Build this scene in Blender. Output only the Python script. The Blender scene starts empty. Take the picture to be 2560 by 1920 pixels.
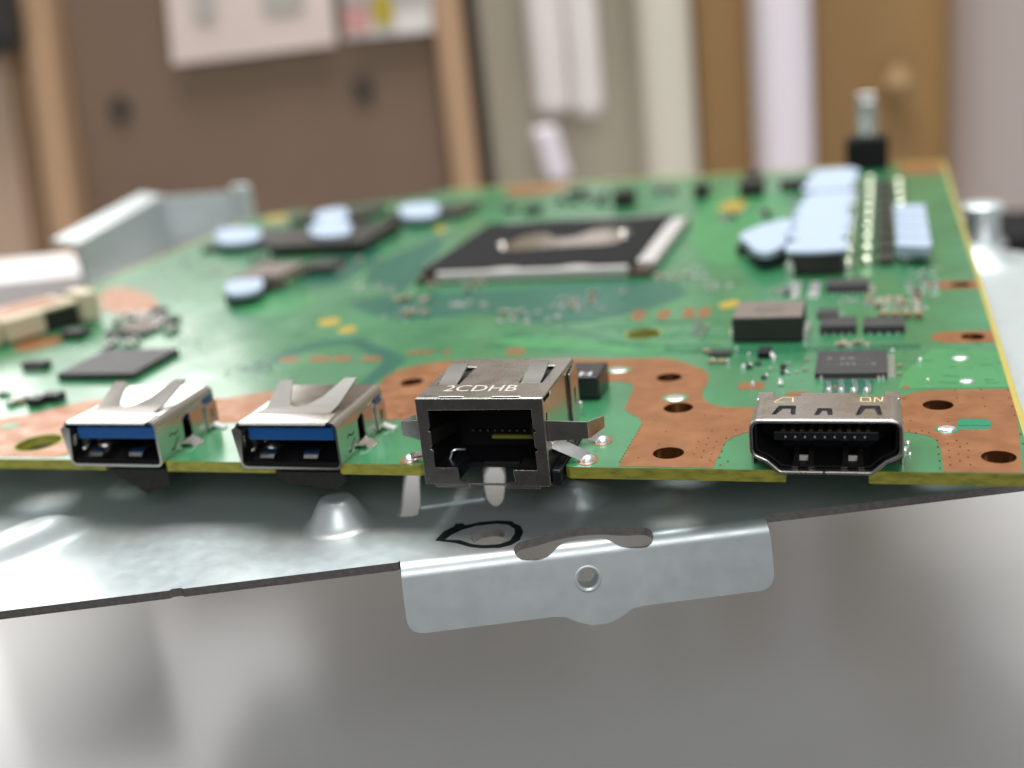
import bpy, bmesh, math, random
from mathutils import Vector, Matrix
from mathutils.geometry import tessellate_polygon, delaunay_2d_cdt
random.seed(7)
SC = bpy.context.scene
COL = SC.collection
# ------------------------------------------------------------------ camera (1 unit = 1 cm)
FPX = 2980.58
CAM = Vector((0.9114, -11.8308, 5.0056))
R_ = Vector((0.954769, 0.27928823, -0.10205016))
U_ = Vector((0.0062792, 0.3241864, 0.94597238))
F_ = Vector((-0.29728222, 0.9038259, -0.30776942))
cd = bpy.data.cameras.new('camera'); cam = bpy.data.objects.new('camera', cd); COL.objects.link(cam)
m = Matrix((( R_.x, U_.x, -F_.x, CAM.x), (R_.y, U_.y, -F_.y, CAM.y), (R_.z, U_.z, -F_.z, CAM.z), (0, 0, 0, 1)))
cam.matrix_world = m
cd.sensor_width = 36; cd.lens = 36 * FPX / 2560
cd.clip_start = 0.5; cd.clip_end = 2000
cd.dof.use_dof = True; cd.dof.focus_distance = 13.05; cd.dof.aperture_fstop = 0.14; cd.dof.aperture_blades = 0
SC.camera = cam
# ------------------------------------------------------------------ world and lamps
w = bpy.data.worlds.new('World'); SC.world = w; w.use_nodes = True
bg = w.node_tree.nodes['Background']; bg.inputs[0].default_value = (0.97, 0.97, 1.0, 1); bg.inputs[1].default_value = 0.25
SC.view_settings.view_transform = 'Standard'; SC.view_settings.look = 'None'
SC.view_settings.exposure = 0.0; SC.view_settings.gamma = 1.0
def area_lamp(name, loc, target, sx, sy, power, col):
    l = bpy.data.lights.new(name, 'AREA'); l.shape = 'RECTANGLE'; l.size = sx; l.size_y = sy; l.energy = power; l.color = col
    o = bpy.data.objects.new(name, l); COL.objects.link(o); o.location = loc
    o.rotation_euler = (Vector(target) - Vector(loc)).to_track_quat('-Z', 'Y').to_euler()
    return o
area_lamp('ceiling_lamp', (-10, 45, 95), (-4, 4, 0), 80, 50, 98000, (0.88, 0.97, 1.0))
area_lamp('window_lamp', (-70, 69, 35), (-10, 4, 0), 40, 42, 21500, (1.0, 0.98, 0.97))
area_lamp('background_fill_lamp', (-6, 14, 92), (-18, 62, 0), 60, 30, 84000, (1.0, 0.95, 0.90))  # added fill aimed at the background to brighten it, not a known fixture
area_lamp('front_fill_lamp', (26, -75, 48), (0, 5, -5), 50, 40, 36000, (0.97, 0.98, 1.0))  # added fill from the viewer's side, brightens the table and the bent tab

# ------------------------------------------------------------------ pixel of the photo -> point of the place
K = 2560 / 2212
def ray(px, py): return F_ + R_ * ((px - 1280) / FPX) - U_ * ((py - 960) / FPX)
def B(px, py, z=0.0):
    d = ray(px, py); return CAM + d * ((z - CAM.z) / d.z)
def proj(X):
    d = Vector(X) - CAM; z = d.dot(F_)
    return 1280 + FPX * d.dot(R_) / z, 960 - FPX * d.dot(U_) / z
def BX(px, py, x):
    d = ray(px, py); return CAM + d * ((x - CAM.x) / d.x)
def BY(px, py, y):
    d = ray(px, py); return CAM + d * ((y - CAM.y) / d.y)
FH = Vector((F_.x, F_.y, 0)).normalized(); RH = Vector((FH.y, -FH.x, 0))
def BG(px, py, dist):
    d = ray(px, py); return CAM + d * (dist / d.dot(FH))

# ------------------------------------------------------------------ materials
def srgb(r, g, b):
    f = lambda c: (c / 255 / 12.92) if c <= 10 else ((c / 255 + 0.055) / 1.055) ** 2.4
    return (f(r), f(g), f(b))
def mat(name, base, rough=0.5, metal=0.0, var=0.0, vscale=3.0, bump=0.0, bscale=40.0, spec=0.5, rvar=0.0, emit=None, stretch=None, coat=0.0, trans=0.0, second=None, sstops=(0.4, 0.6)):
    M = bpy.data.materials.new(name); M.use_nodes = True
    nt = M.node_tree; N = nt.nodes; p = N['Principled BSDF']
    p.inputs['Base Color'].default_value = (*base, 1); p.inputs['Roughness'].default_value = rough
    p.inputs['Metallic'].default_value = metal; p.inputs['Specular IOR Level'].default_value = spec
    p.inputs['Coat Weight'].default_value = coat; p.inputs['Coat Roughness'].default_value = 0.15
    p.inputs['Transmission Weight'].default_value = trans
    tc = N.new('ShaderNodeTexCoord'); mp = N.new('ShaderNodeMapping'); nt.links.new(tc.outputs['Object'], mp.inputs[0])
    if stretch: mp.inputs['Scale'].default_value = stretch
    col = None
    if second:
        n = N.new('ShaderNodeTexNoise'); n.inputs['Scale'].default_value = vscale; n.inputs['Detail'].default_value = 5
        nt.links.new(mp.outputs[0], n.inputs['Vector'])
        r = N.new('ShaderNodeValToRGB'); r.color_ramp.elements[0].position = sstops[0]; r.color_ramp.elements[1].position = sstops[1]
        r.color_ramp.elements[0].color = (*base, 1); r.color_ramp.elements[1].color = (*second, 1)
        nt.links.new(n.outputs['Fac'], r.inputs[0]); nt.links.new(r.outputs[0], p.inputs['Base Color'])
    elif var:
        n = N.new('ShaderNodeTexNoise'); n.inputs['Scale'].default_value = vscale; n.inputs['Detail'].default_value = 6; n.inputs['Roughness'].default_value = 0.6
        nt.links.new(mp.outputs[0], n.inputs['Vector'])
        r = N.new('ShaderNodeMapRange'); r.inputs['From Min'].default_value = 0.25; r.inputs['From Max'].default_value = 0.75
        r.inputs['To Min'].default_value = 1 - var; r.inputs['To Max'].default_value = 1 + var
        nt.links.new(n.outputs['Fac'], r.inputs[0])
        v = N.new('ShaderNodeVectorMath'); v.operation = 'SCALE'; v.inputs[0].default_value = base
        nt.links.new(r.outputs[0], v.inputs['Scale']); nt.links.new(v.outputs[0], p.inputs['Base Color'])
    if rvar:
        n = N.new('ShaderNodeTexNoise'); n.inputs['Scale'].default_value = vscale * 2.3; n.inputs['Detail'].default_value = 4
        nt.links.new(mp.outputs[0], n.inputs['Vector'])
        r = N.new('ShaderNodeMapRange'); r.inputs['From Min'].default_value = 0.3; r.inputs['From Max'].default_value = 0.7
        r.inputs['To Min'].default_value = max(0.02, rough - rvar); r.inputs['To Max'].default_value = rough + rvar
        nt.links.new(n.outputs['Fac'], r.inputs[0]); nt.links.new(r.outputs[0], p.inputs['Roughness'])
    if bump:
        n = N.new('ShaderNodeTexNoise'); n.inputs['Scale'].default_value = bscale; n.inputs['Detail'].default_value = 3
        nt.links.new(mp.outputs[0], n.inputs['Vector'])
        b = N.new('ShaderNodeBump'); b.inputs['Strength'].default_value = bump; b.inputs['Distance'].default_value = 0.02
        nt.links.new(n.outputs['Fac'], b.inputs['Height']); nt.links.new(b.outputs[0], p.inputs['Normal'])
    if emit:
        p.inputs['Emission Color'].default_value = (*emit[0], 1); p.inputs['Emission Strength'].default_value = emit[1]
    return M
M_mask = mat('green_solder_mask', (0.030, 0.185, 0.075), 0.33, var=0.30, vscale=0.55, rvar=0.08, bump=0.05, bscale=30, spec=0.6, coat=0.5)
M_maskd = mat('dark_green_mask', (0.013, 0.108, 0.072), 0.28, var=0.15, vscale=1.5, spec=0.55)
M_maskl = mat('light_green_mask', (0.05, 0.235, 0.085), 0.32, var=0.12, vscale=1.5, spec=0.55)
M_maskp = mat('pocket_green_mask', (0.01, 0.2, 0.11), 0.3, spec=0.5)
M_trace = mat('trace_under_mask', (0.05, 0.25, 0.12), 0.25, metal=0.2)
M_copper = mat('bare_copper', (0.31, 0.128, 0.05), 0.38, metal=0.45, var=0.11, vscale=1.6, rvar=0.12, bump=0.08, bscale=50)
M_copperd = mat('copper_wall', (0.22, 0.08, 0.025), 0.3, metal=0.8)
M_edge = mat('laminate_edge', (0.34, 0.32, 0.040), 0.55, second=(0.19, 0.20, 0.03), vscale=5.0, stretch=(1, 1, 3), bump=0.35, bscale=22, sstops=(0.42, 0.66))
M_margin = mat('bare_laminate_margin', (0.42, 0.34, 0.07), 0.5, var=0.1, vscale=4)
M_goldd = mat('dull_gold_contact', (0.20, 0.15, 0.04), 0.4, metal=0.8)
M_gold = mat('gold_pad', (0.55, 0.38, 0.05), 0.35, metal=0.4)
M_nickel = mat('nickel_shell', (0.63, 0.61, 0.575), 0.22, metal=1.0, var=0.03, vscale=1.6, rvar=0.025, bump=0.02, bscale=35)
M_nickelm = mat('nickel_shell_matte', (0.55, 0.535, 0.505), 0.28, metal=1.0, var=0.04, vscale=2.0, rvar=0.025, bump=0.02, bscale=45)
M_nickeld = mat('dimmed_spring_metal', (0.27, 0.25, 0.225), 0.33, metal=1.0, var=0.05, vscale=3)  # nickel darkened so its colour carries the springs' dimmer reflections
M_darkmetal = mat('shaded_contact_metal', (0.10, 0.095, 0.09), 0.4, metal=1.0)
M_solder = mat('bright_solder', (0.88, 0.88, 0.86), 0.32, metal=0.9, bump=0.5, bscale=14)
M_tin = mat('tinned_leg', (0.80, 0.80, 0.77), 0.32, metal=0.95, bump=0.08, bscale=20)
M_engrave = mat('laser_engraved_mark', (0.56, 0.53, 0.48), 0.6, metal=0.3)
M_ymark = mat('yellow_laser_mark', (0.72, 0.60, 0.28), 0.5, metal=0.3)
M_blue = mat('blue_plastic', (0.002, 0.075, 0.27), 0.35, spec=0.5)
M_black = mat('black_plastic', (0.005, 0.005, 0.006), 0.6, spec=0.25)
M_blackg = mat('black_plastic_glossy', (0.012, 0.013, 0.015), 0.25, bump=0.1, bscale=10)
M_chip = mat('black_epoxy_chip', (0.030, 0.029, 0.030), 0.5, var=0.1, vscale=6, bump=0.15, bscale=60)
M_chipb = mat('brown_black_chip', (0.020, 0.018, 0.012), 0.5, var=0.1, vscale=6)
M_ferrite = mat('grey_ferrite', (0.16, 0.125, 0.105), 0.6, var=0.15, vscale=8, bump=0.2, bscale=40)
M_ferritep = mat('ferrite_print', (0.125, 0.10, 0.085), 0.6)
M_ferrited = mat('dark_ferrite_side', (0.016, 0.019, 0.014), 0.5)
M_print = mat('grey_chip_print', (0.12, 0.115, 0.115), 0.6)
M_white = mat('white_print', (0.75, 0.76, 0.78), 0.6)
M_pad = mat('thermal_pad', (0.38, 0.45, 0.56), 0.75, var=0.04, vscale=4, bump=0.2, bscale=18)
M_cap = mat('ceramic_capacitor', (0.27, 0.20, 0.11), 0.5)
M_capd = mat('dark_resistor', (0.02, 0.02, 0.018), 0.45)
M_alu = mat('capacitor_can', (0.55, 0.60, 0.45), 0.22, metal=0.95)
M_sub = mat('chip_substrate', (0.05, 0.026, 0.010), 0.45)
M_frame = mat('matte_stiffener', (0.52, 0.49, 0.47), 0.5, metal=0.3)
M_foil = mat('black_film', (0.006, 0.006, 0.0065), 0.75, bump=0.3, bscale=5, spec=0.2)
M_liquid = mat('liquid_metal_die', (0.86, 0.80, 0.75), 0.16, metal=1.0, bump=1.0, bscale=2.6)
M_foam = mat('black_foam', (0.014, 0.013, 0.011), 0.9, var=0.5, vscale=18, bump=1.0, bscale=26)
M_cream = mat('cream_plastic', (0.60, 0.53, 0.37), 0.45, spec=0.4)
M_steel = mat('zinc_coated_steel', (0.60, 0.65, 0.65), 0.42, metal=0.64, var=0.03, vscale=2.2, rvar=0.04, bump=0.04, bscale=60)
M_steelcut = mat('sheared_steel_edge', (0.25, 0.24, 0.23), 0.45, metal=0.6, var=0.25, vscale=14, bump=0.3, bscale=25)
M_marker = mat('black_ink', (0.004, 0.007, 0.008), 0.5)
M_floor = mat('dark_floor', (0.05, 0.04, 0.035), 0.6)
M_table = mat('grey_tabletop', (0.50, 0.487, 0.475), 0.19, var=0.10, vscale=0.06, spec=0.48)
M_wood = mat('pale_wood', (0.46, 0.29, 0.17), 0.6, var=0.12, vscale=0.25, stretch=(1, 1, 0.1))
M_woodp = mat('pinkish_wood', (0.44, 0.31, 0.22), 0.6, var=0.12, vscale=0.25, stretch=(1, 1, 0.1))
M_woodm = mat('tan_wood', (0.36, 0.23, 0.135), 0.6, var=0.12, vscale=0.25, stretch=(1, 1, 0.1))
M_woodd = mat('brown_wood', (0.31, 0.185, 0.07), 0.6, var=0.12, vscale=0.15, stretch=(1, 1, 0.1))
M_hard = mat('brown_hardboard', (0.175, 0.115, 0.076), 0.7, var=0.1, vscale=0.12)
M_paper = mat('pinkish_paper', (0.66, 0.55, 0.50), 0.8, var=0.06, vscale=0.25)
M_paperw = mat('white_paper', (0.72, 0.68, 0.66), 0.8)
M_print2 = mat('faded_print', (0.42, 0.40, 0.36), 0.8)
M_pinkp = mat('pink_print', (0.55, 0.28, 0.26), 0.8)
M_yel = mat('yellow_print', (0.42, 0.32, 0.01), 0.7)
M_beige = mat('beige_wall', (0.46, 0.42, 0.33), 0.75, var=0.05, vscale=0.1)
M_cloth = mat('white_cloth', (0.74, 0.69, 0.67), 0.85, var=0.05, vscale=0.3)
M_clothp = mat('lavender_white_plastic', (0.78, 0.72, 0.78), 0.5)
M_post = mat('cream_post', (0.62, 0.585, 0.49), 0.5)
M_greyp = mat('grey_plastic_pipe', (0.42, 0.36, 0.34), 0.4)
M_dark = mat('dark_gap', (0.02, 0.017, 0.014), 0.7)
M_gap = mat('brown_gap', (0.05, 0.038, 0.027), 0.7)
M_knob = mat('door_knob', (0.33, 0.21, 0.10), 0.75)

# ------------------------------------------------------------------ mesh helpers
class Geo:
    def __init__(s): s.v = []; s.f = []
    def add(s, vs, fs):
        o = len(s.v); s.v += [tuple(x) for x in vs]; s.f += [tuple(i + o for i in f) for f in fs]; return s
    def box(s, x0, x1, y0, y1, z0, z1, T=None):
        vs = [Vector((x, y, z)) for z in (z0, z1) for y in (y0, y1) for x in (x0, x1)]
        if T: vs = [T @ v for v in vs]
        return s.add(vs, [(0, 2, 3, 1), (4, 5, 7, 6), (0, 1, 5, 4), (2, 6, 7, 3), (0, 4, 6, 2), (1, 3, 7, 5)])
    def prism(s, out, holes, z0, z1, T=None, cap=True):
        """outline (x,y) with holes, between z0 and z1"""
        loops = [list(out)] + [list(h) for h in holes]
        tris = tessellate_polygon([[Vector((p[0], p[1], 0)) for p in l] for l in loops])
        pts = [p for l in loops for p in l]; n = len(pts)
        vs = [Vector((p[0], p[1], z1)) for p in pts] + [Vector((p[0], p[1], z0)) for p in pts]
        fs = []
        for t in tris:
            a, b, c = (Vector(pts[i]) for i in t)
            ccw = (b - a).to_2d().cross((c - a).to_2d()) > 0
            t = t if ccw else (t[0], t[2], t[1])
            fs.append(tuple(t))
            if cap: fs.append(tuple(i + n for i in reversed(t)))
        k = 0
        for li, l in enumerate(loops):
            ar = sum(l[i - 1][0] * l[i][1] - l[i][0] * l[i - 1][1] for i in range(len(l)))
            idx = list(range(k, k + len(l))); k += len(l)
            if (ar > 0) != (li == 0): idx.reverse()
            for i in range(len(idx)):
                a, b = idx[i - 1], idx[i]
                fs.append((a + n, b + n, b, a))
        if T: vs = [T @ v for v in vs]
        return s.add(vs, fs)
    def cyl(s, c, r, z0, z1, n=16, r2=None, T=None):
        r2 = r if r2 is None else r2
        vs = [Vector((c[0] + rr * math.cos(2 * math.pi * i / n), c[1] + rr * math.sin(2 * math.pi * i / n), z)) for rr, z in ((r, z0), (r2, z1)) for i in range(n)]
        if T: vs = [T @ v for v in vs]
        return s.add(vs, [tuple(reversed(range(n))), tuple(range(n, 2 * n))] + [(i, (i + 1) % n, n + (i + 1) % n, n + i) for i in range(n)])
    def rev(s, c, prof, n=24, sx=1.0, sy=1.0, rot=0.0):
        """lathe (r,z) profile round a vertical axis"""
        vs = []
        for r, z in prof:
            for i in range(n):
                a = 2 * math.pi * i / n; x, y = r * sx * math.cos(a), r * sy * math.sin(a)
                vs.append((c[0] + x * math.cos(rot) - y * math.sin(rot), c[1] + x * math.sin(rot) + y * math.cos(rot), z))
        m_ = len(prof); fs = []
        for j in range(m_ - 1):
            for i in range(n):
                fs.append((j * n + i, j * n + (i + 1) % n, (j + 1) * n + (i + 1) % n, (j + 1) * n + i))
        fs.append(tuple(range((m_ - 1) * n, m_ * n)))
        return s.add(vs, fs)
    def tube(s, pts, r, n=8, closed=False):
        pts = [Vector(p) for p in pts]; L = len(pts); vs = []; fs = []
        for i, p in enumerate(pts):
            a = pts[i - 1] if (i > 0 or closed) else p
            b = pts[(i + 1) % L] if (i < L - 1 or closed) else p
            t = (b - a).normalized(); up = Vector((0, 1, 0)) if abs(t.y) < 0.9 else Vector((0, 0, 1))
            e1 = t.cross(up).normalized(); e2 = e1.cross(t)
            for k in range(n):
                an = 2 * math.pi * k / n; vs.append(p + e1 * r * math.cos(an) + e2 * r * math.sin(an))
        for i in range(L if closed else L - 1):
            j = (i + 1) % L
            for k in range(n): fs.append((i * n + k, j * n + k, j * n + (k + 1) % n, i * n + (k + 1) % n))
        if not closed: fs += [tuple(range(n)), tuple(reversed(range((L - 1) * n, L * n)))]
        return s.add(vs, fs)
    def strap(s, pts, wdir, wid, th):
        """flat strip along pts, width along wdir (may be a list of widths)"""
        pts = [Vector(p) for p in pts]; wd = Vector(wdir).normalized(); vs = []; fs = []
        for i, p in enumerate(pts):
            t = (pts[min(i + 1, len(pts) - 1)] - pts[max(i - 1, 0)]).normalized(); nn = wd.cross(t).normalized()
            wi = wid[i] if isinstance(wid, (list, tuple)) else wid
            for a, b in ((-1, -1), (1, -1), (1, 1), (-1, 1)): vs.append(p + wd * (a * wi / 2) + nn * (b * th / 2))
        for i in range(len(pts) - 1):
            for k in range(4): fs.append((i * 4 + k, i * 4 + (k + 1) % 4, i * 4 + 4 + (k + 1) % 4, i * 4 + 4 + k))
        fs += [(3, 2, 1, 0), tuple(range(len(pts) * 4 - 4, len(pts) * 4))]
        return s.add(vs, fs)
    def build(s, name, mats, parent=None, bevel=0.0, smooth=40, solid=0.0, seg=2, loc=None, matfn=None, weld=False):
        me = bpy.data.meshes.new(name); me.from_pydata([tuple(v) for v in s.v], [], s.f)
        bm = bmesh.new(); bm.from_mesh(me)
        if weld: bmesh.ops.remove_doubles(bm, verts=bm.verts, dist=1e-4)
        bmesh.ops.recalc_face_normals(bm, faces=bm.faces); bm.to_mesh(me); bm.free()
        for mm in (mats if isinstance(mats, (list, tuple)) else [mats]): me.materials.append(mm)
        if matfn:
            for p in me.polygons: p.material_index = matfn(p)
        o = bpy.data.objects.new(name, me); COL.objects.link(o)
        if solid:
            sm = o.modifiers.new('thickness', 'SOLIDIFY'); sm.thickness = solid; sm.offset = 0; sm.use_even_offset = True
            me2 = bpy.data.meshes.new_from_object(o.evaluated_get(bpy.context.evaluated_depsgraph_get())); o.modifiers.clear(); o.data = me2; me = me2; me.name = name
        me.polygons.foreach_set('use_smooth', [True] * len(me.polygons)); me.set_sharp_from_angle(angle=math.radians(smooth))
        if parent: o.parent = parent
        if loc is not None: o.location = loc
        if bevel:
            b = o.modifiers.new('bevel', 'BEVEL'); b.width = bevel; b.segments = seg; b.limit_method = 'ANGLE'; b.angle_limit = math.radians(35); b.harden_normals = True
        return o
def thing(name, label, cat, loc=(0, 0, 0), group=None):
    o = bpy.data.objects.new(name, None); COL.objects.link(o); o.location = loc; o.empty_display_size = 0.5
    return tag(o, label, cat, group)
def tag(o, label=None, cat=None, group=None, kind=None):
    if label: o['label'] = label
    if cat: o['category'] = cat
    if group: o['group'] = group
    if kind: o['kind'] = kind
    return o
def copy_part(o, parent, loc=None):
    c = o.copy(); COL.objects.link(c); c.parent = parent
    if loc is not None: c.location = loc
    for ch in list(o.children): copy_part(ch, c)
    return c
def rounded(pts, rad, n=5):
    out = []; L = len(pts)
    for i in range(L):
        r = rad[i] if isinstance(rad, (list, tuple)) else rad
        p = Vector(pts[i]); a = Vector(pts[i - 1]); b = Vector(pts[(i + 1) % L])
        if r <= 0: out.append((p.x, p.y)); continue
        d1 = (a - p).normalized(); d2 = (b - p).normalized(); ang = d1.angle(d2); t = min(r / math.tan(ang / 2), (a - p).length * 0.49, (b - p).length * 0.49)
        p1, p2 = p + d1 * t, p + d2 * t
        for k in range(n + 1):
            s_ = k / n; q = p1 * (1 - s_) ** 2 + p * 2 * s_ * (1 - s_) + p2 * s_ ** 2; out.append((q.x, q.y))
    return out
def circle(cx, cy, r, n=28, ry=None, rot=0):
    ry = r if ry is None else ry; c, s_ = math.cos(rot), math.sin(rot); o = []
    for i in range(n):
        x, y = r * math.cos(2 * math.pi * i / n), ry * math.sin(2 * math.pi * i / n); o.append((cx + x * c - y * s_, cy + x * s_ + y * c))
    return o
def smooth_loop(pts, it=2):
    for _ in range(it):
        q = []
        for i in range(len(pts)):
            a, b = pts[i - 1], pts[i]
            q += [(a[0] * .75 + b[0] * .25, a[1] * .75 + b[1] * .25), (a[0] * .25 + b[0] * .75, a[1] * .25 + b[1] * .75)]
        pts = q
    return pts
def PX(lst, z=0.0): return [tuple(B(x, y, z).to_2d()) for x, y in lst]
def text_geo(body, size, T, depth=0.0):
    cu = bpy.data.curves.new('t', 'FONT'); cu.body = body; cu.size = size; cu.extrude = depth; cu.resolution_u = 3
    o = bpy.data.objects.new('t', cu); COL.objects.link(o)
    me = bpy.data.meshes.new_from_object(o.evaluated_get(bpy.context.evaluated_depsgraph_get()))
    g = Geo(); g.add([T @ v.co for v in me.vertices], [tuple(p.vertices) for p in me.polygons])
    xs = [v.co.x for v in me.vertices]; wdt = max(xs) - min(xs)
    bpy.data.objects.remove(o); bpy.data.meshes.remove(me); bpy.data.curves.remove(cu)
    return g, wdt
def shell(prof, D, holes, g=None):
    """open tube: closed (x,z) profile swept from y=0 to y=D; holes {segment index: [[(s,y)..]..]} cut in flat segments"""
    g = g or Geo(); L = len(prof)
    for i in range(L):
        a = Vector(prof[i]); b = Vector(prof[(i + 1) % L]); d = (b - a); ln = d.length; d.normalize()
        loops = [[(0, 0), (ln, 0), (ln, D), (0, D)]] + holes.get(i, [])
        pts = [p for l in loops for p in l]
        tr = tessellate_polygon([[Vector((p[0], p[1], 0)) for p in l] for l in loops])
        g.add([(a.x + d.x * s_, y, a.y + d.y * s_) for s_, y in pts], [tuple(t) for t in tr])
    return g
def seg_index(prof, axis, val):
    best = None
    for i in range(len(prof)):
        a, b = prof[i], prof[(i + 1) % len(prof)]
        if abs(a[axis] - val) < 1e-5 and abs(b[axis] - val) < 1e-5:
            l = math.dist(a, b)
            if best is None or l > best[0]: best = (l, i)
    return best[1]

# ================================================================== TABLE AND BACKGROUND
ZT = -8.0
g = Geo(); g.box(-160, 120, -2.5, 110, ZT - 3, ZT); tbl = g.build('table', M_table, bevel=0.3)
tag(tbl, 'smooth grey tabletop under the metal sheet, blurred with pale reflections', 'table')
g = Geo()
for (a, b) in ((-160, 120),): g.box(a, b, 112, 120, ZT - 80, 90)
tag(g.build('wall', M_beige), kind='structure')
g = Geo(); g.box(-500, 500, -900, 120, ZT - 84, ZT - 80); tag(g.build('floor', M_floor), kind='structure')
def upright(name, mt, pxl, pxr, dist, thick, label=None, cat=None, ytop=-1500, ybot=None, lean=0.0, zbot=None, parent=None, bevel=0.4):
    """upright slab standing at one distance; faces the viewer"""
    a = BG(pxl, 430, dist); b = BG(pxr, 430, dist)
    wv = (b - a); wv.z = 0; ln = wv.length; ex = wv.normalized(); ey = Vector((-ex.y, ex.x, 0))
    if ey.dot(FH) < 0: ey = -ey
    z0 = ZT if zbot is None else zbot; z1 = BG((pxl + pxr) / 2, ytop, dist).z
    lv = ex * lean
    g = Geo(); vs = []
    for z in (z0, z1):
        sh = lv * (z - a.z)
        for dy in (0, thick):
            for dx in (0, ln): p = a + ex * dx + ey * dy + sh; vs.append((p.x, p.y, z))
    g.add(vs, [(0, 2, 3, 1), (4, 5, 7, 6), (0, 1, 5, 4), (2, 6, 7, 3), (0, 4, 6, 2), (1, 3, 7, 5)])
    o = g.build(name, mt, parent=parent, bevel=bevel)
    if label: tag(o, label, cat)
    return o
# framed hardboard panel at the left
cab = thing('framed_partition', 'brown hardboard partition in a pale wood frame, far left behind the board', 'partition')
upright('hardboard', M_hard, 150, 1130, 58, 1.2, parent=cab, ytop=-190)
upright('reflection_board', M_hard, 600, 1120, 59.6, 1.2, parent=cab)  # added board, rises unseen above the view to brown the ports' reflections
for pa, pb, dd, mt_ in ((-60, 52, 56.5, M_woodp), (52, 96, 57.2, M_woodm), (96, 173, 56.2, M_wood)): upright('post', mt_, pa, pb, dd, 3, parent=cab, lean=0.08, ytop=-70)
upright('post', M_wood, 1126, 1199, 57, 2.6, parent=cab, lean=0.0)
g = Geo()
upright('gap_strip', M_gap, 1197, 1238, 57.5, 1.5, parent=cab, lean=0.0)
hg = Geo()
for hx, hy in ((300, 272), (908, 225)):
    p = BG(hx, hy, 57.9); T = Matrix.Translation(p) @ Vector((FH.x, FH.y, 0)).to_track_quat('Z', 'Y').to_matrix().to_4x4()
    h = Geo(); h.cyl((0, 0), 0.55, -0.12, 0.1, 20, T=T); h.build('peg_hole', M_gap, cab)
def sheet_bg(name, mt, quad, dist, label=None, cat=None, th=0.08, parent=None):
    ps = [BG(x, y, dist) for x, y in quad]; g = Geo(); off = FH * th
    g.add(ps + [p + off for p in ps], [(0, 1, 2, 3), (7, 6, 5, 4)] + [(i, 4 + i, 4 + (i + 1) % 4, (i + 1) % 4) for i in range(4)])
    o = g.build(name, mt, parent)
    if label: tag(o, label, cat)
    return o
sheet_bg('paper_notice', M_paper, [(405, -120), (432, 162), (840, 112), (815, -160)], 57.2, 'large pinkish white paper notice pinned on the brown panel', 'paper')
sheet_bg('printed_card', M_paperw, [(846, -160), (862, 100), (1082, 78), (1065, -170)], 57.3, 'small printed card with a yellow patch beside the large notice', 'card')
pr = bpy.data.objects['printed_card']; pn = bpy.data.objects['paper_notice']
sheet_bg('yellow_patch', M_yel, [(928, -10), (938, 66), (985, 60), (975, -15)], 57.1, parent=pr, th=0.06)
sheet_bg('pink_patch', M_pinkp, [(858, 20), (864, 85), (925, 78), (920, 12)], 57.1, parent=pr, th=0.06)
sheet_bg('grey_header', M_print2, [(852, -60), (856, 8), (1070, -8), (1062, -75)], 57.12, parent=pr, th=0.06)
sheet_bg('faded_print', M_print2, [(480, -40), (486, 50), (540, 44), (532, -46)], 57.05, parent=pn, th=0.05)
sheet_bg('faded_print', M_print2, [(650, -60), (658, 30), (760, 22), (752, -70)], 57.05, parent=pn, th=0.05)
# dark object in the top left corner
o = upright('dark_cloth', M_dark, -60, 112, 54, 2, ytop=-250, zbot=BG(0, 140, 54).z, bevel=0.8)
tag(o, 'dark hanging edge in the top left corner of the view', 'cloth')
# right half of the background
upright('wall_panel', M_beige, 1200, 1620, 64, 2, 'beige wall panel behind the white cloth', 'wall panel')
upright('hanging_cloth', M_cloth, 1352, 1452, 61, 1.2, 'pinkish white cloth hanging against the beige panel', 'cloth', zbot=BG(1420, 285, 61).z, bevel=0.6)
upright('paper_strip', M_cloth, 1452, 1528, 60.2, 1.2, 'brighter white strip hanging at the right of the pinkish cloth', 'strip', zbot=BG(1500, 292, 60.2).z, bevel=0.6)
upright('white_tag', M_clothp, 1362, 1425, 60, 1.0, 'short white tag hanging below the pinkish cloth', 'tag', ytop=315, zbot=BG(1400, 452, 60).z, lean=-0.2, bevel=0.3)
upright('cream_post', M_post, 1620, 1757, 60, 5, 'cream post between the beige panel and the brown boards', 'post', bevel=1.0)
upright('wooden_board', M_woodd, 1755, 1925, 63, 2, 'narrow brown board between the cream post and the lavender post', 'board')
upright('lavender_post', M_clothp, 1917, 2058, 59, 4, 'lavender white post in front of the brown boards', 'post', bevel=1.4)
upright('wooden_door', M_woodd, 2040, 2390, 63.5, 2, 'wide brown wooden door behind the metal stub', 'door')
d_ = bpy.data.objects['wooden_door']
T = Matrix.Translation(BG(2245, 210, 62.6)); h = Geo(); h.rev((0, 0), [(0.01, -1.1), (.6, -.5), (.85, 0), (.6, .5), (.01, 1.1)], 20); h.v = [tuple(T @ Vector(v)) for v in h.v]; h.build('knob', M_knob, d_)
# round grey pipe at right: lathe standing on the table
pc = BG(2378, 430, 62) + RH * 4.2; g = Geo(); g.rev((pc.x, pc.y), [(4.1, ZT), (4.1, 40)], 48)
tag(g.build('round_post', M_greyp), 'smooth round grey post at the right edge of the view', 'post')
p = BG(2590, 615, 40); g = Geo(); g.box(p.x - 1.6, p.x + 6, p.y, p.y + 4, ZT, p.z + 0.55)
tag(g.build('black_case', M_black, bevel=0.4), 'black case beyond the right edge of the metal sheet', 'case')
# white box at left behind the cream connector
zt = BG(90, 640, 34).z; ps = [BG(-260, 690, 30.5), BG(205, 690, 30.5), BG(196, 690, 34), BG(-260, 690, 34)]
g = Geo(); g.prism([(q.x, q.y) for q in ps], [], ZT, zt)
tag(g.build('white_box', M_cloth, bevel=.06), 'low white box standing behind the cream connector at the left', 'box')

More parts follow.
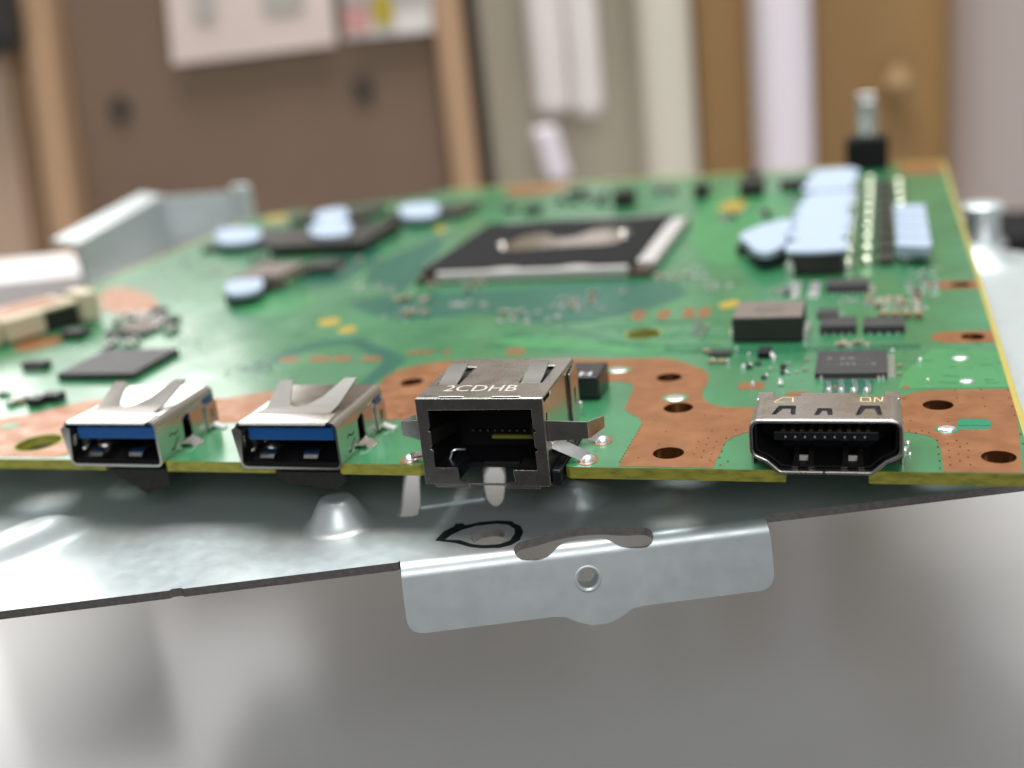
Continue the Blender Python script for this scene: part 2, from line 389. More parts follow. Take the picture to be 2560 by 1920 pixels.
# ================================================================== METAL CHASSIS SHEET
ZP = -0.80; TH = 0.1; YAW = math.radians(20.2)
ch = thing('metal_sheet', 'pale zinc coated steel chassis sheet lying skewed under the circuit board', 'metal sheet', (0, 0, 0))
E0 = B(1000, 1405, ZP)                                    # front edge passes here
ex = Vector((math.cos(YAW), math.sin(YAW), 0)); ey = Vector((-math.sin(YAW), math.cos(YAW), 0))
PT = Matrix(((ex.x, ey.x, 0, E0.x), (ex.y, ey.y, 0, E0.y), (0, 0, 1, ZP), (0, 0, 0, 1)))   # plate frame: u along front edge, v back
PTi = PT.inverted()
def PL(px, py, z=ZP): q = PTi @ B(px, py, z); return (q.x, q.y)
tl = 0.0; tr = PL(1918, 1303)[0]
uL = PL(0, 1530)[0]; uE = PL(2560, 1222)
def pl_loop(lst): return [PL(x, y) for x, y in lst]
NOTCH = 0.16
uR, vR = (PTi @ Vector((6.9, 3.2, 0))).x, 0.0
vB = 19.5
uW = -17.2 + 4.3
slotA = smooth_loop(pl_loop([(985, 1292), (1003, 1268), (1008, 1200), (1020, 1150), (1070, 1150), (1051, 1200), (1050, 1285), (1025, 1292)]), 1)
slotB = smooth_loop(pl_loop([(1212, 1240), (1208, 1150), (1262, 1150), (1262, 1240), (1250, 1263), (1232, 1266)]), 1)
hc = PL(1225, 1342); hr = 0.215
hole1 = circle(hc[0], hc[1], hr, 36)
r_b = 0.16; A78 = math.radians(78); SB = r_b * A78
def bend(u, s_):
    """s_: length from the sheet edge downwards round the bend"""
    a = min(s_ / r_b, A78); y = -r_b * math.sin(a); z = -r_b * (1 - math.cos(a)); rest = s_ - r_b * a
    if rest > 0: y -= rest * math.cos(A78); z -= rest * math.sin(A78)
    return Vector((u, y, z))
hu = PL(1470, 1330)[0]; bot = 0.86
uLe = (PTi @ B(192, 612, .72)).x - .05
outl = [(uLe, 0), (uL * .58, 0), (uL * .58 + .02, 0.03), (uL * .58 + .12, 0.03), (uL * .58 + .15, 0), (tl - .03, 0), (tl, .03), (tl + .01, -.1)]
outl += rounded([(tl, -.3), (tl, -bot), (tl + .4, -bot)], [0, .22, 0])
outl += [(hu - .52, -bot), (hu - .38, -bot - .015), (hu - .24, -bot - .095), (hu - .09, -bot - .15), (hu + .09, -bot - .15), (hu + .24, -bot - .095), (hu + .38, -bot - .015), (hu + .52, -bot)]
outl += rounded([(tr - .4, -bot), (tr + .02, -bot), (tr + .02, -.3)], [0, .2, 0])
outl += [(tr, -.1), (tr + .01, .02), (tr + .03, .05), (uR, 0.05), (uR - .6, vB), (uLe, vB)]
def unroll(px, py):
    """pixel on the bent part -> unrolled (u, v): search along the bend profile"""
    best = None
    for k in range(0, 60):
        s_ = k * .012; q = PT @ bend(0, s_); d = ray(px, py); nrm_ = Vector((0, 0, 1)) if s_ == 0 else None
        # plane through the profile line (direction ex) facing the viewer
        n_ = (PT.to_3x3() @ Vector((0, -math.sin(min(s_ / r_b, A78)), math.cos(min(s_ / r_b, A78))))); t = (q - CAM).dot(n_) / d.dot(n_); P_ = PTi @ (CAM + d * t)
        e_ = (Vector((0, P_.y, P_.z)) - bend(0, s_)).length
        if best is None or e_ < best[0]: best = (e_, P_.x, -s_)
    return best[1], best[2]
slot_px = [(1284, 1380), (1287, 1365), (1300, 1353), (1335, 1347), (1380, 1332), (1440, 1320), (1500, 1316), (1560, 1320), (1600, 1317), (1620, 1320), (1632, 1332), (1633, 1348)]
slot_lo = [(1628, 1362), (1612, 1370), (1570, 1370), (1545, 1366), (1520, 1348), (1490, 1341), (1460, 1340), (1425, 1347), (1400, 1362), (1375, 1388), (1350, 1400), (1320, 1403), (1298, 1399)]
slot = []
for p_ in slot_px:
    q = PL(*p_); slot.append(q if q[1] > 0 else unroll(*p_))
slot += [unroll(*p_) for p_ in slot_lo]
slot = smooth_loop(slot, 1)
hcu, hcv = unroll(1470, 1447); tab_hole = circle(hcu, hcv, .125, 32)
loops = [outl, slotA, slotB, hole1, slot, tab_hole]
bm = bmesh.new(); pts = [p for l in loops for p in l]
vs = [bm.verts.new((a, b, 0)) for a, b in pts]
for v in vs: bm.verts.remove(v)
ed = []; k0 = 0
for l in loops: ed += [(k0 + i, k0 + (i + 1) % len(l)) for i in range(len(l))]; k0 += len(l)
cv, ce, cf, *_r = delaunay_2d_cdt([Vector(p) for p in pts], ed, [], 0, 1e-5)
vs = [bm.verts.new((v.x, v.y, 0)) for v in cv]
def inside(p, l):
    r_ = False
    for i in range(len(l)):
        (xa, ya), (xb, yb) = l[i - 1], l[i]
        if (ya > p.y) != (yb > p.y) and p.x < (xb - xa) * (p.y - ya) / (yb - ya) + xa: r_ = not r_
    return r_
for t in cf:
    c_ = sum((cv[i] for i in t), Vector((0, 0))) / 3
    if inside(c_, outl) and not any(inside(c_, l) for l in loops[1:]): bm.faces.new([vs[i] for i in t])
for v_ in [.06, .012] + [-SB * k / 10 for k in range(11)] + [-SB - .012, -SB - .05]:
    bmesh.ops.bisect_plane(bm, geom=bm.verts[:] + bm.edges[:] + bm.faces[:], plane_co=(0, v_, 0), plane_no=(0, 1, 0))
for v in bm.verts:
    v.co = bend(v.co.x, -v.co.y) if v.co.y < 0 else Vector((v.co.x, v.co.y, 0))
bmesh.ops.recalc_face_normals(bm, faces=bm.faces)
if sum(f.normal.z for f in bm.faces) < 0: bmesh.ops.reverse_faces(bm, faces=bm.faces)
g = Geo(); bm.verts.ensure_lookup_table(); bm.verts.index_update()
me = bpy.data.meshes.new('sheet_plate'); bm.to_mesh(me); bm.free()
plate = bpy.data.objects.new('sheet_plate', me); COL.objects.link(plate)
me.materials.append(M_steel); me.materials.append(M_steelcut)
sm = plate.modifiers.new('thickness', 'SOLIDIFY'); sm.thickness = TH; sm.offset = -1; sm.use_even_offset = True; sm.material_offset_rim = 1
me = bpy.data.meshes.new_from_object(plate.evaluated_get(bpy.context.evaluated_depsgraph_get())); plate.modifiers.clear(); plate.data = me; me.name = 'sheet_plate'
me.polygons.foreach_set('use_smooth', [True] * len(me.polygons)); me.set_sharp_from_angle(angle=math.radians(40))
plate.parent = ch; plate.matrix_local = PT
# threaded collar round the tab hole
a78 = A78; tn = Vector((0, -math.sin(a78), math.cos(a78)))
TC = PT @ Matrix.Translation(bend(hcu, -hcv) - tn * .05) @ tn.to_track_quat('Z', 'Y').to_matrix().to_4x4()
g = Geo(); n = 32
prof = [(.155, .0495), (.142, .0535), (.132, .053), (.124, .045)] + [x for k in range(7) for x in ((.108, .03 - k * .045), (.122, .03 - k * .045 - .022))]
vsx = []; m_ = len(prof)
for r, z in prof:
    for i in range(n): vsx.append(TC @ Vector((r * math.cos(2 * math.pi * i / n), r * math.sin(2 * math.pi * i / n), z)))
g.add(vsx, [(j * n + i, j * n + (i + 1) % n, (j + 1) * n + (i + 1) % n, (j + 1) * n + i) for j in range(m_ - 1) for i in range(n)])
g.build('threaded_collar', M_steel, ch, smooth=30)
# embossed bosses
def boss(px, py, r, h, name='boss', sx=1, sy=1, rot=0, top=.38):
    c = B(px, py, ZP); g = Geo()
    pr = [(r * 1.2, ZP - .004)] + [(r * (1.12 - t), ZP + h * (.5 - .5 * math.cos(math.pi * min(1, (t + (.35 * t if top < .4 else 0)))))) for t in [k / 12 * 1.1 for k in range(1, 13)]]
    g.rev((c.x, c.y), pr, 36, sx, sy, rot)
    return g.build(name, M_steel, ch, smooth=60)
boss(850, 1308, .40, .34, top=.30)
boss(1432, 1240, .45, .16, top=.5)
boss(1640, 1240, .34, .05, top=.6)
boss(55, 1372, .52, .26, 'ridge', 1.9, .7, math.radians(66), top=.35)
boss(330, 1222, .35, .10)
boss(2440, 655, .95, .35, top=.55)
c = B(2455, 610, ZP); g = Geo(); g.rev((c.x, c.y), [(.5, ZP), (.36, ZP + .2), (.33, ZP + .62), (.42, ZP + .66), (.42, ZP + .80), (.36, ZP + .85)], 28); g.build('standoff', M_steel, ch)
# raised louvre between the slots
qa, qb = PL(1052, 1270), PL(1212, 1248)
g = Geo(); g.add([(qa[0], qa[1], .002), (qb[0], qb[1], .002), (qb[0], qb[1] + .5, .14), (qa[0], qa[1] + .5, .14), (qa[0], qa[1] + 1.2, .14), (qb[0], qb[1] + 1.2, .14)], [(0, 1, 2, 3), (3, 2, 5, 4)])
lv = g.build('louvre', M_steel, ch, solid=.04); lv.matrix_local = PT
g = Geo(); g.box(qa[0], qb[0], qa[1] - .02, qa[1] + .0, .0, .018)
# black printed outline round the hole
ring_o = pl_loop([(1088, 1352), (1108, 1330), (1136, 1316), (1138, 1310), (1158, 1309), (1162, 1314), (1200, 1306), (1245, 1302), (1282, 1304), (1283, 1308), (1302, 1316), (1308, 1330), (1300, 1350), (1278, 1363), (1250, 1370), (1205, 1371), (1175, 1368), (1140, 1358)])
ring_i = pl_loop([(1112, 1350), (1128, 1338), (1155, 1325), (1190, 1315), (1240, 1310), (1270, 1312), (1286, 1322), (1287, 1335), (1275, 1352), (1250, 1361), (1210, 1364), (1180, 1361), (1150, 1351)])
g = Geo(); g.prism(ring_o, [ring_i], .002, .005); mk = g.build('ink_outline', M_marker, ch); mk.matrix_local = PT
# upright side flange and rear corner wall at the left
fa, fb = B(192, 612, .72), B(402, 492, .72); d = (fb - fa); d.z = 0; d.normalize(); nrm = Vector((-d.y, d.x, 0))
g = Geo()
Lf = (fb - fa).length
g.add([fa.xyz - Vector((0, 0, 1.5)), fb.xyz - Vector((0, 0, 1.5)), fb, fa, fb + nrm * .55 + Vector((0, 0, .12)), fa + nrm * .55 + Vector((0, 0, .12))], [(0, 1, 2, 3), (3, 2, 4, 5)])
g.build('side_flange', M_steel, ch, solid=.1)
fc = B(618, 482, .55)
g = Geo(); g.add([fb - Vector((0, 0, 1.5)), Vector((fc.x, fc.y, ZP)), Vector((fc.x, fc.y, .62)), Vector(fb)], [(0, 1, 2, 3)])
cw = g.build('corner_wall', M_steel, ch, solid=.1)
pw = B(606, 540, 0); g = Geo(); g.box(pw.x - .28, pw.x + .28, pw.y, pw.y + .3, ZP, .85); g.build('corner_post', M_steel, ch, bevel=.08)

# ================================================================== CIRCUIT BOARD
XR, XL, YB, BT = 2.408, -15.45, 19.95, 0.137
cb = thing('circuit_board', 'green circuit board with USB, network and video ports along its front edge', 'circuit board')
rjx, rjy, rjz, rjW, rjH, rjD = -4.0926, -0.15, 0.8599 - 1.0342, 1.4795, 1.0342, 1.4604
n1, n2 = B(1060, 1165).x, B(1414, 1165).x
h1, h2 = B(1963, 1177).x, B(2172, 1183).x
ua1, ua2 = B(255, 1153).x, B(411, 1155).x
ub1, ub2 = B(680, 1160).x, B(846, 1161).x
out = [(XL, 0), (ua1, 0), (ua1, .5), (ua2, .5), (ua2, 0), (ub1, 0), (ub1, .5), (ub2, .5), (ub2, 0),
       (n1 - .06, 0), (n1, .06), (n1, 1.2), (n2, 1.2), (n2, .05), (n2 + .05, 0), (h1, 0), (h1, .3), (h2, .3), (h2, 0), (XR, 0),
       (XR, YB), (-10.8, YB), (-11.2, 19.0), (-15.1, 17.4), (XL, 17.0)]
holes_px = {'a': (1696, 1020, 74, 'c'), 'b': (1671, 1133, 78, 'c'), 'c': (1673, 944, 63, 'c'), 'd': (1030, 955, 54, 'c'), 'e': (2345, 1013, 78, 'c'), 'f': (2497, 1143, 90, 'c'),
            'g': (2432, 842, 62, 'c'), 'h': (2402, 712, 52, 'c'), 'i': (1608, 835, 84, 'g'), 'j': (97, 1107, 96, 'g')}
HOLES = []; HC = {}
for k, (x, y, wpx, kind) in holes_px.items():
    c = B(x, y); e = B(x + wpx / 2, y); r = (e - c).length; HC[k] = (c.x, c.y, r, kind); HOLES.append(circle(c.x, c.y, r, 36))
g = Geo(); g.prism(out, HOLES, -BT, 0)
g.build('laminate', [M_mask, M_edge, M_copperd], cb, smooth=30, matfn=lambda p: 0 if abs(p.normal.z) > .5 else 1)
for k, (x, y, r, kind) in HC.items():
    g = Geo(); n = 36
    if kind == 'c':
        vsx = [(x + (r - .004) * math.cos(2 * math.pi * i / n), y + (r - .004) * math.sin(2 * math.pi * i / n), z) for z in (.004, -BT) for i in range(n)]
        g.add(vsx, [(i, (i + 1) % n, n + (i + 1) % n, n + i) for i in range(n)]); g.build('hole_barrel', M_copperd, cb, smooth=60)
    else:
        g.prism(circle(x, y, r * 1.10, n), [circle(x, y, r * .99, n)], .001, .004); g.build('hole_ring', M_edge, cb)
def area(name, mt, loop, holes=(), z=0.003, sm=0, dz=0.0025):
    if sm: loop = smooth_loop(loop, sm)
    g = Geo(); g.prism(loop, list(holes), z - dz, z); return g.build(name, mt, cb, smooth=30)
def hole_of(*ks): return [circle(HC[k][0], HC[k][1], HC[k][2] * 1.0, 36) for k in ks]
# main copper area from the left edge to the video port
CTR = [(1546, 1166), (1573, 1116), (1604, 1062), (1600, 1046), (1582, 1038), (1561, 1024), (1572, 998), (1584, 971), (1580, 960), (1560, 955), (1515, 954), (1440, 955), (1390, 1000), (1250, 1050),
       (1120, 1050), (1038, 1047), (974, 1050), (800, 1052), (640, 1056), (545, 1058), (430, 1075), (250, 1085), (165, 1140), (130, 1144), (-60, 1140), (-60, 1048), (0, 1046), (60, 1040), (150, 1018), (230, 1000), (400, 990), (560, 996),
       (676, 978), (800, 985), (900, 985), (945, 964), (960, 945), (993, 926), (1050, 912), (1110, 903), (1300, 897), (1440, 896), (1500, 898), (1662, 895), (1708, 905), (1760, 925), (1772, 937), (1769, 957),
       (1758, 975), (1755, 990), (1762, 1002), (1780, 1011), (1812, 1018), (1900, 1020), (1980, 1020), (1980, 1075), (1867, 1081), (1835, 1092), (1812, 1107), (1801, 1131), (1789, 1154), (1783, 1171)]
def clipY(l): return [(x, max(y, 0.012)) for x, y in l]
ctr = clipY(PX(CTR))
area('copper_area', M_copper, ctr, hole_of('a', 'b', 'c', 'd', 'j'))
RGT = [(2200, 992), (2253, 992), (2282, 982), (2325, 976), (2400, 974), (2540, 973), (2556, 1184), (2360, 1184), (2357, 1157), (2351, 1119), (2344, 1105), (2330, 1093), (2305, 1086), (2256, 1079), (2200, 1079)]
rg = [(min(x, XR - .01), max(y, .012)) for x, y in PX(RGT)]
pock = rounded(PX([(2392, 1047), (2476, 1047), (2479, 1074), (2394, 1074)]), .1)
area('copper_area', M_copper, rg, hole_of('e', 'f') + [pock])
area('mask_pocket', M_maskp, pock, z=.0015, dz=.001)
for k, xl in (('g', 2326), ('h', 2312)):
    x, y, r, _ = HC[k]; rr = r * 1.75; cx = B(xl, holes_px[k][1]).x + rr
    pts = [(cx + rr * math.cos(a), y + rr * math.sin(a)) for a in [math.pi / 2 + math.pi * i / 16 for i in range(17)]]
    area('copper_area', M_copper, [(XR - .012, y + rr)] + pts + [(XR - .012, y - rr)], hole_of(k))
area('copper_area', M_copper, [(XR - .02, YB - .05), (XR - 1.1, YB - .05), (XR - 1.0, 18.2), (XR - .02, 18.2)])
area('copper_area', M_copper, PX([(1262, 466), (1270, 492), (1370, 486), (1430, 470), (1420, 455)]), sm=1)
area('copper_area', M_copper, PX([(245, 730), (300, 712), (390, 740), (395, 775), (290, 790), (250, 770)]), sm=2)
area('copper_area', M_copper, PX([(30, 860), (150, 835), (160, 860), (45, 885)]), sm=1)
area('copper_area', M_copper, PX([(1848, 957), (1911, 955), (1908, 973), (1845, 974)]))
area('copper_area', M_copper, PX([(1965, 982), (2025, 979), (2022, 1000), (1962, 1004)]))
for q in ([(700, 895), (748, 893), (748, 905), (700, 906)], [(772, 892), (825, 891), (825, 903), (772, 905)], [(832, 892), (878, 891), (878, 903), (832, 904)], [(903, 893), (952, 891), (950, 902), (903, 904)],
          [(1268, 872), (1316, 870), (1306, 886), (1264, 886)], [(1585, 778), (1618, 776), (1606, 800), (1576, 800)], [(1650, 776), (1680, 775), (1668, 797), (1640, 798)], [(1714, 772), (1740, 771), (1730, 795), (1704, 796)], [(1752, 770), (1780, 769), (1770, 794), (1742, 795)],
          [(1020, 878), (1085, 876), (1084, 884), (1020, 886)], [(1110, 876), (1130, 875), (1126, 884), (1104, 885)], [(2085, 964), (2092, 964), (2092, 972), (2085, 972)], [(2255, 965), (2275, 965), (2275, 971), (2255, 971)]):
    area('copper_mark', M_copper, PX(q), z=.004)
area('bare_margin', M_margin, [(XR - .07, .01), (XR - .003, .01), (XR - .003, YB - .01), (XR - .07, YB - .01)], z=.0055)
area('bare_margin', M_margin, [(XL + .003, .01), (XL + .08, .01), (XL + .08, 16.9), (XL + .003, 16.9)], z=.0055)
area('bare_margin', M_margin, [(-10.7, YB - .16), (XR - .08, YB - .16), (XR - .08, YB - .01), (-10.7, YB - .01)], z=.0055)
# darker and lighter fields of the mask
area('mask_field', M_maskd, PX([(860, 745), (1250, 725), (1600, 700), (1740, 720), (1660, 765), (1500, 800), (1330, 812), (1240, 780), (1010, 805), (900, 780)]), sm=1, z=.0022, dz=.002)
area('mask_field', M_maskd, PX([(590, 930), (720, 872), (800, 850), (900, 845), (1018, 895), (985, 925), (930, 962), (890, 965), (960, 905), (880, 862), (810, 865), (740, 885), (650, 928)]), z=.0022, dz=.002)
area('mask_field', M_maskd, PX([(880, 690), (1060, 600), (1130, 590), (1020, 720), (1000, 740)]), sm=1, z=.0022, dz=.002)
area('mask_field', M_maskd, PX([(700, 690), (930, 600), (960, 640), (820, 730)]), sm=1, z=.0022, dz=.002)
area('mask_field', M_maskl, PX([(1700, 600), (1790, 470), (1960, 470), (1980, 560), (1840, 690)]), sm=1, z=.0022, dz=.002)
area('mask_field', M_maskl, PX([(1200, 858), (1520, 888), (1730, 880), (1740, 866), (1500, 850), (1330, 838)]), sm=1, z=.0022, dz=.002)
area('mask_field', M_maskl, PX([(560, 780), (700, 730), (820, 740), (700, 800)]), sm=1, z=.0022, dz=.002)
area('mask_field', M_maskd, PX([(2062, 938), (2185, 932), (2182, 982), (2056, 990)]), z=.0022, dz=.002)
area('mask_field', M_maskl, PX([(2245, 972), (2535, 968), (2510, 880), (2330, 872), (2260, 930)]), z=.0022, dz=.002)
for q, mt in (([(795, 800), (850, 792), (850, 812), (795, 818)], M_gold), ([(845, 820), (892, 814), (890, 830), (845, 836)], M_gold), ([(1796, 758), (1850, 748), (1850, 765), (1800, 775)], M_gold), ([(1088, 568), (1115, 564), (1115, 578), (1085, 582)], M_gold),
              ([(1800, 508), (1870, 500), (1860, 528), (1795, 532)], M_gold), ([(660, 545), (720, 535), (720, 550), (660, 556)], M_gold)):
    area('gold_pad', mt, PX(q), sm=2, z=.005)
# bundles of fine traces
def traces(paths, wd=.012, mt=M_trace, nm='trace_bundle', z=.0035):
    g = Geo()
    for p in paths:
        pts = [Vector((*q, z)) for q in PX(p)]
        g.strap(pts, (pts[-1] - pts[0]).cross(Vector((0, 0, 1))), wd, .002)
    tag(g.build(nm, mt, cb), kind='stuff')
traces([[(600 - i * 12, 960 - i * 4), (640 - i * 12 + 20, 930 - i * 4), (760 - i * 12, 830 - i * 5)] for i in range(16)])
traces([[(440 + i * 5, 900 - i * 9), (640 + i * 3, 840 - i * 9), (760 + i * 2, 770 - i * 8)] for i in range(12)], .02)
traces([[(1660, 868 + i * 4), (1800, 872 + i * 4), (2000, 868 + i * 4), (2300, 860 + i * 4)] for i in range(4)], .02, M_maskd)
traces([[(1410, 820), (1530, 850), (1600, 866), (1740, 862), (1800, 865)]], .05, M_maskd)
traces([[(x, 952), (x + 4, 968), (x + 2, 984)] for x in (2066, 2073, 2098, 2105, 2132, 2139, 2165, 2172)], .012, M_tin)
traces([[(2420, 1052), (2425, 1074)], [(2437, 1056), (2441, 1074)], [(2395, 1064), (2476, 1064)]], .012, M_trace, z=.0045)
traces([[(2225 + i * 18, 868), (2225 + i * 18, 880)] for i in range(3)], .012)
rt = random.Random(11)
def rtr(n, xr, yr, dx, dy, wd, mt):
    L_ = []
    for _ in range(n):
        x, y = rt.uniform(*xr), rt.uniform(*yr); a_ = rt.uniform(.4, 1)
        L_.append([(x, y), (x + dx * a_ * .5, y + dy * a_ * .5), (x + dx * a_, y + dy * a_ * .4)])
    traces(L_, wd, mt, z=.0042)
rtr(40, (880, 1700), (800, 885), 90, -14, .014, M_trace)
rtr(30, (1750, 2280), (745, 930), 60, -10, .010, M_trace)
rtr(30, (300, 850), (650, 900), 110, -40, .02, M_trace)
rtr(14, (1200, 1750), (790, 880), 160, 10, .02, M_maskd)
rtr(12, (2240, 2500), (850, 960), 50, 4, .008, M_maskd)
g = Geo()
for _ in range(420):
    c = B(rt.uniform(330, 2400), rt.uniform(560, 890)); g.cyl((c.x, c.y), .022, .001, .0055, 6)
for _ in range(60):
    c = B(rt.uniform(1960, 2500), rt.uniform(860, 965)); g.cyl((c.x, c.y), .010, .001, .0055, 6)
tag(g.build('tented_via', M_maskl, cb), kind='stuff')
# via dots
g = Geo()
def dot(px, py, r=.012):
    c = B(px, py); g.cyl((c.x, c.y), r, .001, .010, 8, r * .6)
for t in range(14): dot(1604 - t * 4.0 - (t * .18), 1064 + t * 7.0)
for x, y in [(1648, 1111), (1762, 1039), (1804, 1041), (1665, 1080), (1780, 1077), (1840, 1076), (1771, 1097), (1747, 1105), (1766, 1112), (1741, 1120), (1759, 1128), (1734, 1136), (1754, 1145), (1776, 1153), (1791, 1105), (1785, 1120), (1779, 1137), (1596, 1145), (1816, 1097), (1810, 1113), (1805, 1129), (1799, 1145), (1820, 1154), (1801, 1163),
             (2260, 997), (2392, 996), (2457, 996), (2524, 996), (2462, 1017), (2530, 1017), (2536, 1039), (2276, 1053), (2370, 1055), (2272, 1078), (2290, 1083), (2305, 1078), (2322, 1083), (2392, 1102), (2418, 1110), (2369, 1110), (2343, 1102), (2345, 1118), (2347, 1136), (2349, 1153), (2350, 1171), (2372, 1127), (2374, 1144), (2400, 1118), (2421, 1127), (2397, 1136), (2420, 1144), (2400, 1153), (2376, 1163), (2426, 1163), (2387, 976), (2453, 976), (2520, 976), (2551, 1086), (2557, 1110)]: dot(x, y)
tag(g.build('via', M_copperd, cb), kind='stuff')
# solder covered test pads
def blob(px, py, wpx, sq=.5, h=.02, mt=M_solder, ringm=None):
    c = B(px, py); r = (B(px + wpx / 2, py) - c).length; g = Geo()
    g.rev((c.x, c.y), [(r, .001), (r * .92, h * .6), (r * .65, h), (r * .2, h * .9)], 18, 1, sq * 1.0); o = g.build('test_pad', mt, cb, smooth=60)
    if ringm:
        g = Geo(); g.prism(circle(c.x, c.y, r * 1.28, 24, r * 1.28 * sq), [], .003, .0045); g.build('pad_ring', ringm, o)
    return o
blob(1546, 925, 50, .8, .012, M_tin, M_maskl); blob(1688, 995, 52, .9, .015, M_tin, M_maskl); blob(2402, 895, 44, .8); blob(2418, 953, 40, .8); blob(2368, 1074, 50, .9, .03, M_solder, M_maskp)
blob(1882, 964, 14, 1, .05); blob(25, 1065, 44, .8, .01, M_maskl)
for x in (2072, 2103, 2134, 2166):
    blob(x, 983, 17, 1.0, .06)
for x, y, w_ in ((2270, 1110, 14), (2262, 1125, 18), (2275, 1138, 12), (2258, 1140, 16)): blob(x, y, w_, 1, .03)

# ------------------------------------------------------------------ box-like components placed by their outline
def box_dims(xl, xr, yb, ytf, ytb):
    xm = (xl + xr) / 2; a, b = B(xl, yb), B(xr, yb); c = B(xm, yb); h = .05
    for _ in range(12):
        h += (proj((c.x, c.y, h))[1] - ytf) * (b.x - a.x) / (xr - xl)
    y1 = B(xm, ytb, h).y
    return a.x, b.x, c.y, max(y1, c.y + .03), h
def comp(name, mt, xl, xr, yb, ytf, ytb, bevel=.02, parent=None, label=None, z0=0.004, depth=None):
    x0, x1, y0, y1, h = box_dims(xl, xr, yb, ytf, ytb)
    if depth: y1 = y0 + depth
    cx, cy = (x0 + x1) / 2, (y0 + y1) / 2
    g = Geo(); g.box(x0 - cx, x1 - cx, y0 - cy, y1 - cy, z0, h)
    o = g.build(name, mt, parent or cb, bevel=bevel, loc=(cx, cy, 0)); o['dims'] = [x1 - x0, y1 - y0, h]
    if label: o['label'] = label
    return o
def legs(o, n, side, mt=M_tin, w_=.5, ln=.09):
    lx, ly, h = o['dims']; g = Geo()
    for i in range(n):
        if side in 'fb':
            x = -lx / 2 + lx * (i + .75) / (n + .5); pitch = lx / (n + .5); y = -ly / 2 if side == 'f' else ly / 2; s_ = -1 if side == 'f' else 1
            g.strap([(x, y - s_ * .01, h * .14), (x, y + s_ * ln * .4, h * .12), (x, y + s_ * ln * .6, .012), (x, y + s_ * ln, .01)], (1, 0, 0), pitch * w_, .014)
        else:
            y = -ly / 2 + ly * (i + .75) / (n + .5); pitch = ly / (n + .5); x = -lx / 2 if side == 'l' else lx / 2; s_ = -1 if side == 'l' else 1
            g.strap([(x - s_ * .01, y, h * .14), (x + s_ * ln * .4, y, h * .12), (x + s_ * ln * .6, y, .012), (x + s_ * ln, y, .01)], (0, 1, 0), pitch * w_, .014)
    return g
def add_legs(o, n, sides, **kw):
    for sd in sides:
        tag(legs(o, n, sd, **kw).build('pin_row', M_tin, o), kind='stuff')
def chip_print(o, rows=2, wfrac=.7):
    lx, ly, h = o['dims']; g = Geo(); ch_ = ly * .10
    for r in range(rows):
        y = -ly * .18 + r * ly * .25; x = -lx * wfrac / 2; end = lx * wfrac / 2 * (1 if r == 0 else .6)
        while x < end:
            wd = random.uniform(.4, .9) * ch_; g.box(x, x + wd, y, y + ch_ * random.choice((.25, 1, 1)), h + .0015, h + .003); x += wd + ch_ * .35
    tag(g.build('print', M_print, o), kind='stuff')
o = comp('video_chip', M_chip, 2037, 2219, 948, 931, 876, .015, label='black chip with a row of fine pins behind the video port'); add_legs(o, 20, 'fb', w_=.34, ln=.06); add_legs(o, 12, 'r', w_=.6); chip_print(o)
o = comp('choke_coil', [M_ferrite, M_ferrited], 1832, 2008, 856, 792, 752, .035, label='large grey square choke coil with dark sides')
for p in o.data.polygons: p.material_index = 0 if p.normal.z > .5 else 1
lx, ly, h = o['dims']; g = Geo(); g.box(-lx * .2, lx * .2, -ly * .2, ly * .15, h + .001, h + .003); g.build('print', M_ferritep, o)
g = Geo(); g.box(lx / 2, lx / 2 + .06, -ly * .35, ly * .2, .005, .12); g.build('terminal', M_solder, o); g = Geo(); g.box(-lx / 2 - .05, -lx / 2, -ly * .35, ly * .2, .005, .1); g.build('terminal', M_solder, o)
for a in ((2050, 2140, 836, 814, 791), (2158, 2262, 834, 814, 792)):
    o = comp('power_chip', M_chip, *a, .012); add_legs(o, 4, 'f', w_=.28, ln=.06); chip_print(o, 1, .6)
o = comp('small_chip', M_chip, 2042, 2096, 796, 786, 771, .012); add_legs(o, 3, 'r', ln=.06)
o = comp('long_chip', M_chip, 2066, 2172, 734, 713, 696, .015); add_legs(o, 8, 'f', ln=.08); add_legs(o, 3, 'r', w_=.9)
for k in range(4): comp('chip_capacitor', M_cap, 2198 + k * 29, 2220 + k * 29, 798, 782, 775, .01)
for k in range(2):
    o = comp('ribbon_pads', M_solder, 1970 + k * 48, 1998 + k * 48, 744, 742, 704, .004)
# left side
o = comp('memory_chip', M_chip, 146, 335, 951, 934, 873, .015, label='large flat grey black chip at the left behind the USB port')
o = comp('driver_chip', M_chip, 55, 112, 925, 907, 898, .012, label='small eight legged black chip at the left edge'); add_legs(o, 4, 'f', ln=.1)
for a in ((20, 52, 1012, 1002, 994), (68, 100, 1018, 998, 985), (100, 145, 1008, 988, 976)): comp('chip_capacitor', M_cap if a[0] < 60 else M_capd, *a, .012)
o = comp('square_chip', M_ferrite, 285, 375, 838, 826, 790, .012)
for a in ((265, 300, 842, 828, 822), (330, 360, 844, 832, 826), (345, 372, 800, 788, 782), (380, 408, 785, 772, 766), (375, 400, 822, 812, 806), (405, 440, 810, 796, 790), (300, 330, 846, 838, 832), (155, 200, 850, 830, 820), (185, 215, 838, 826, 818)): comp('chip_resistor', M_capd, *a, .012)
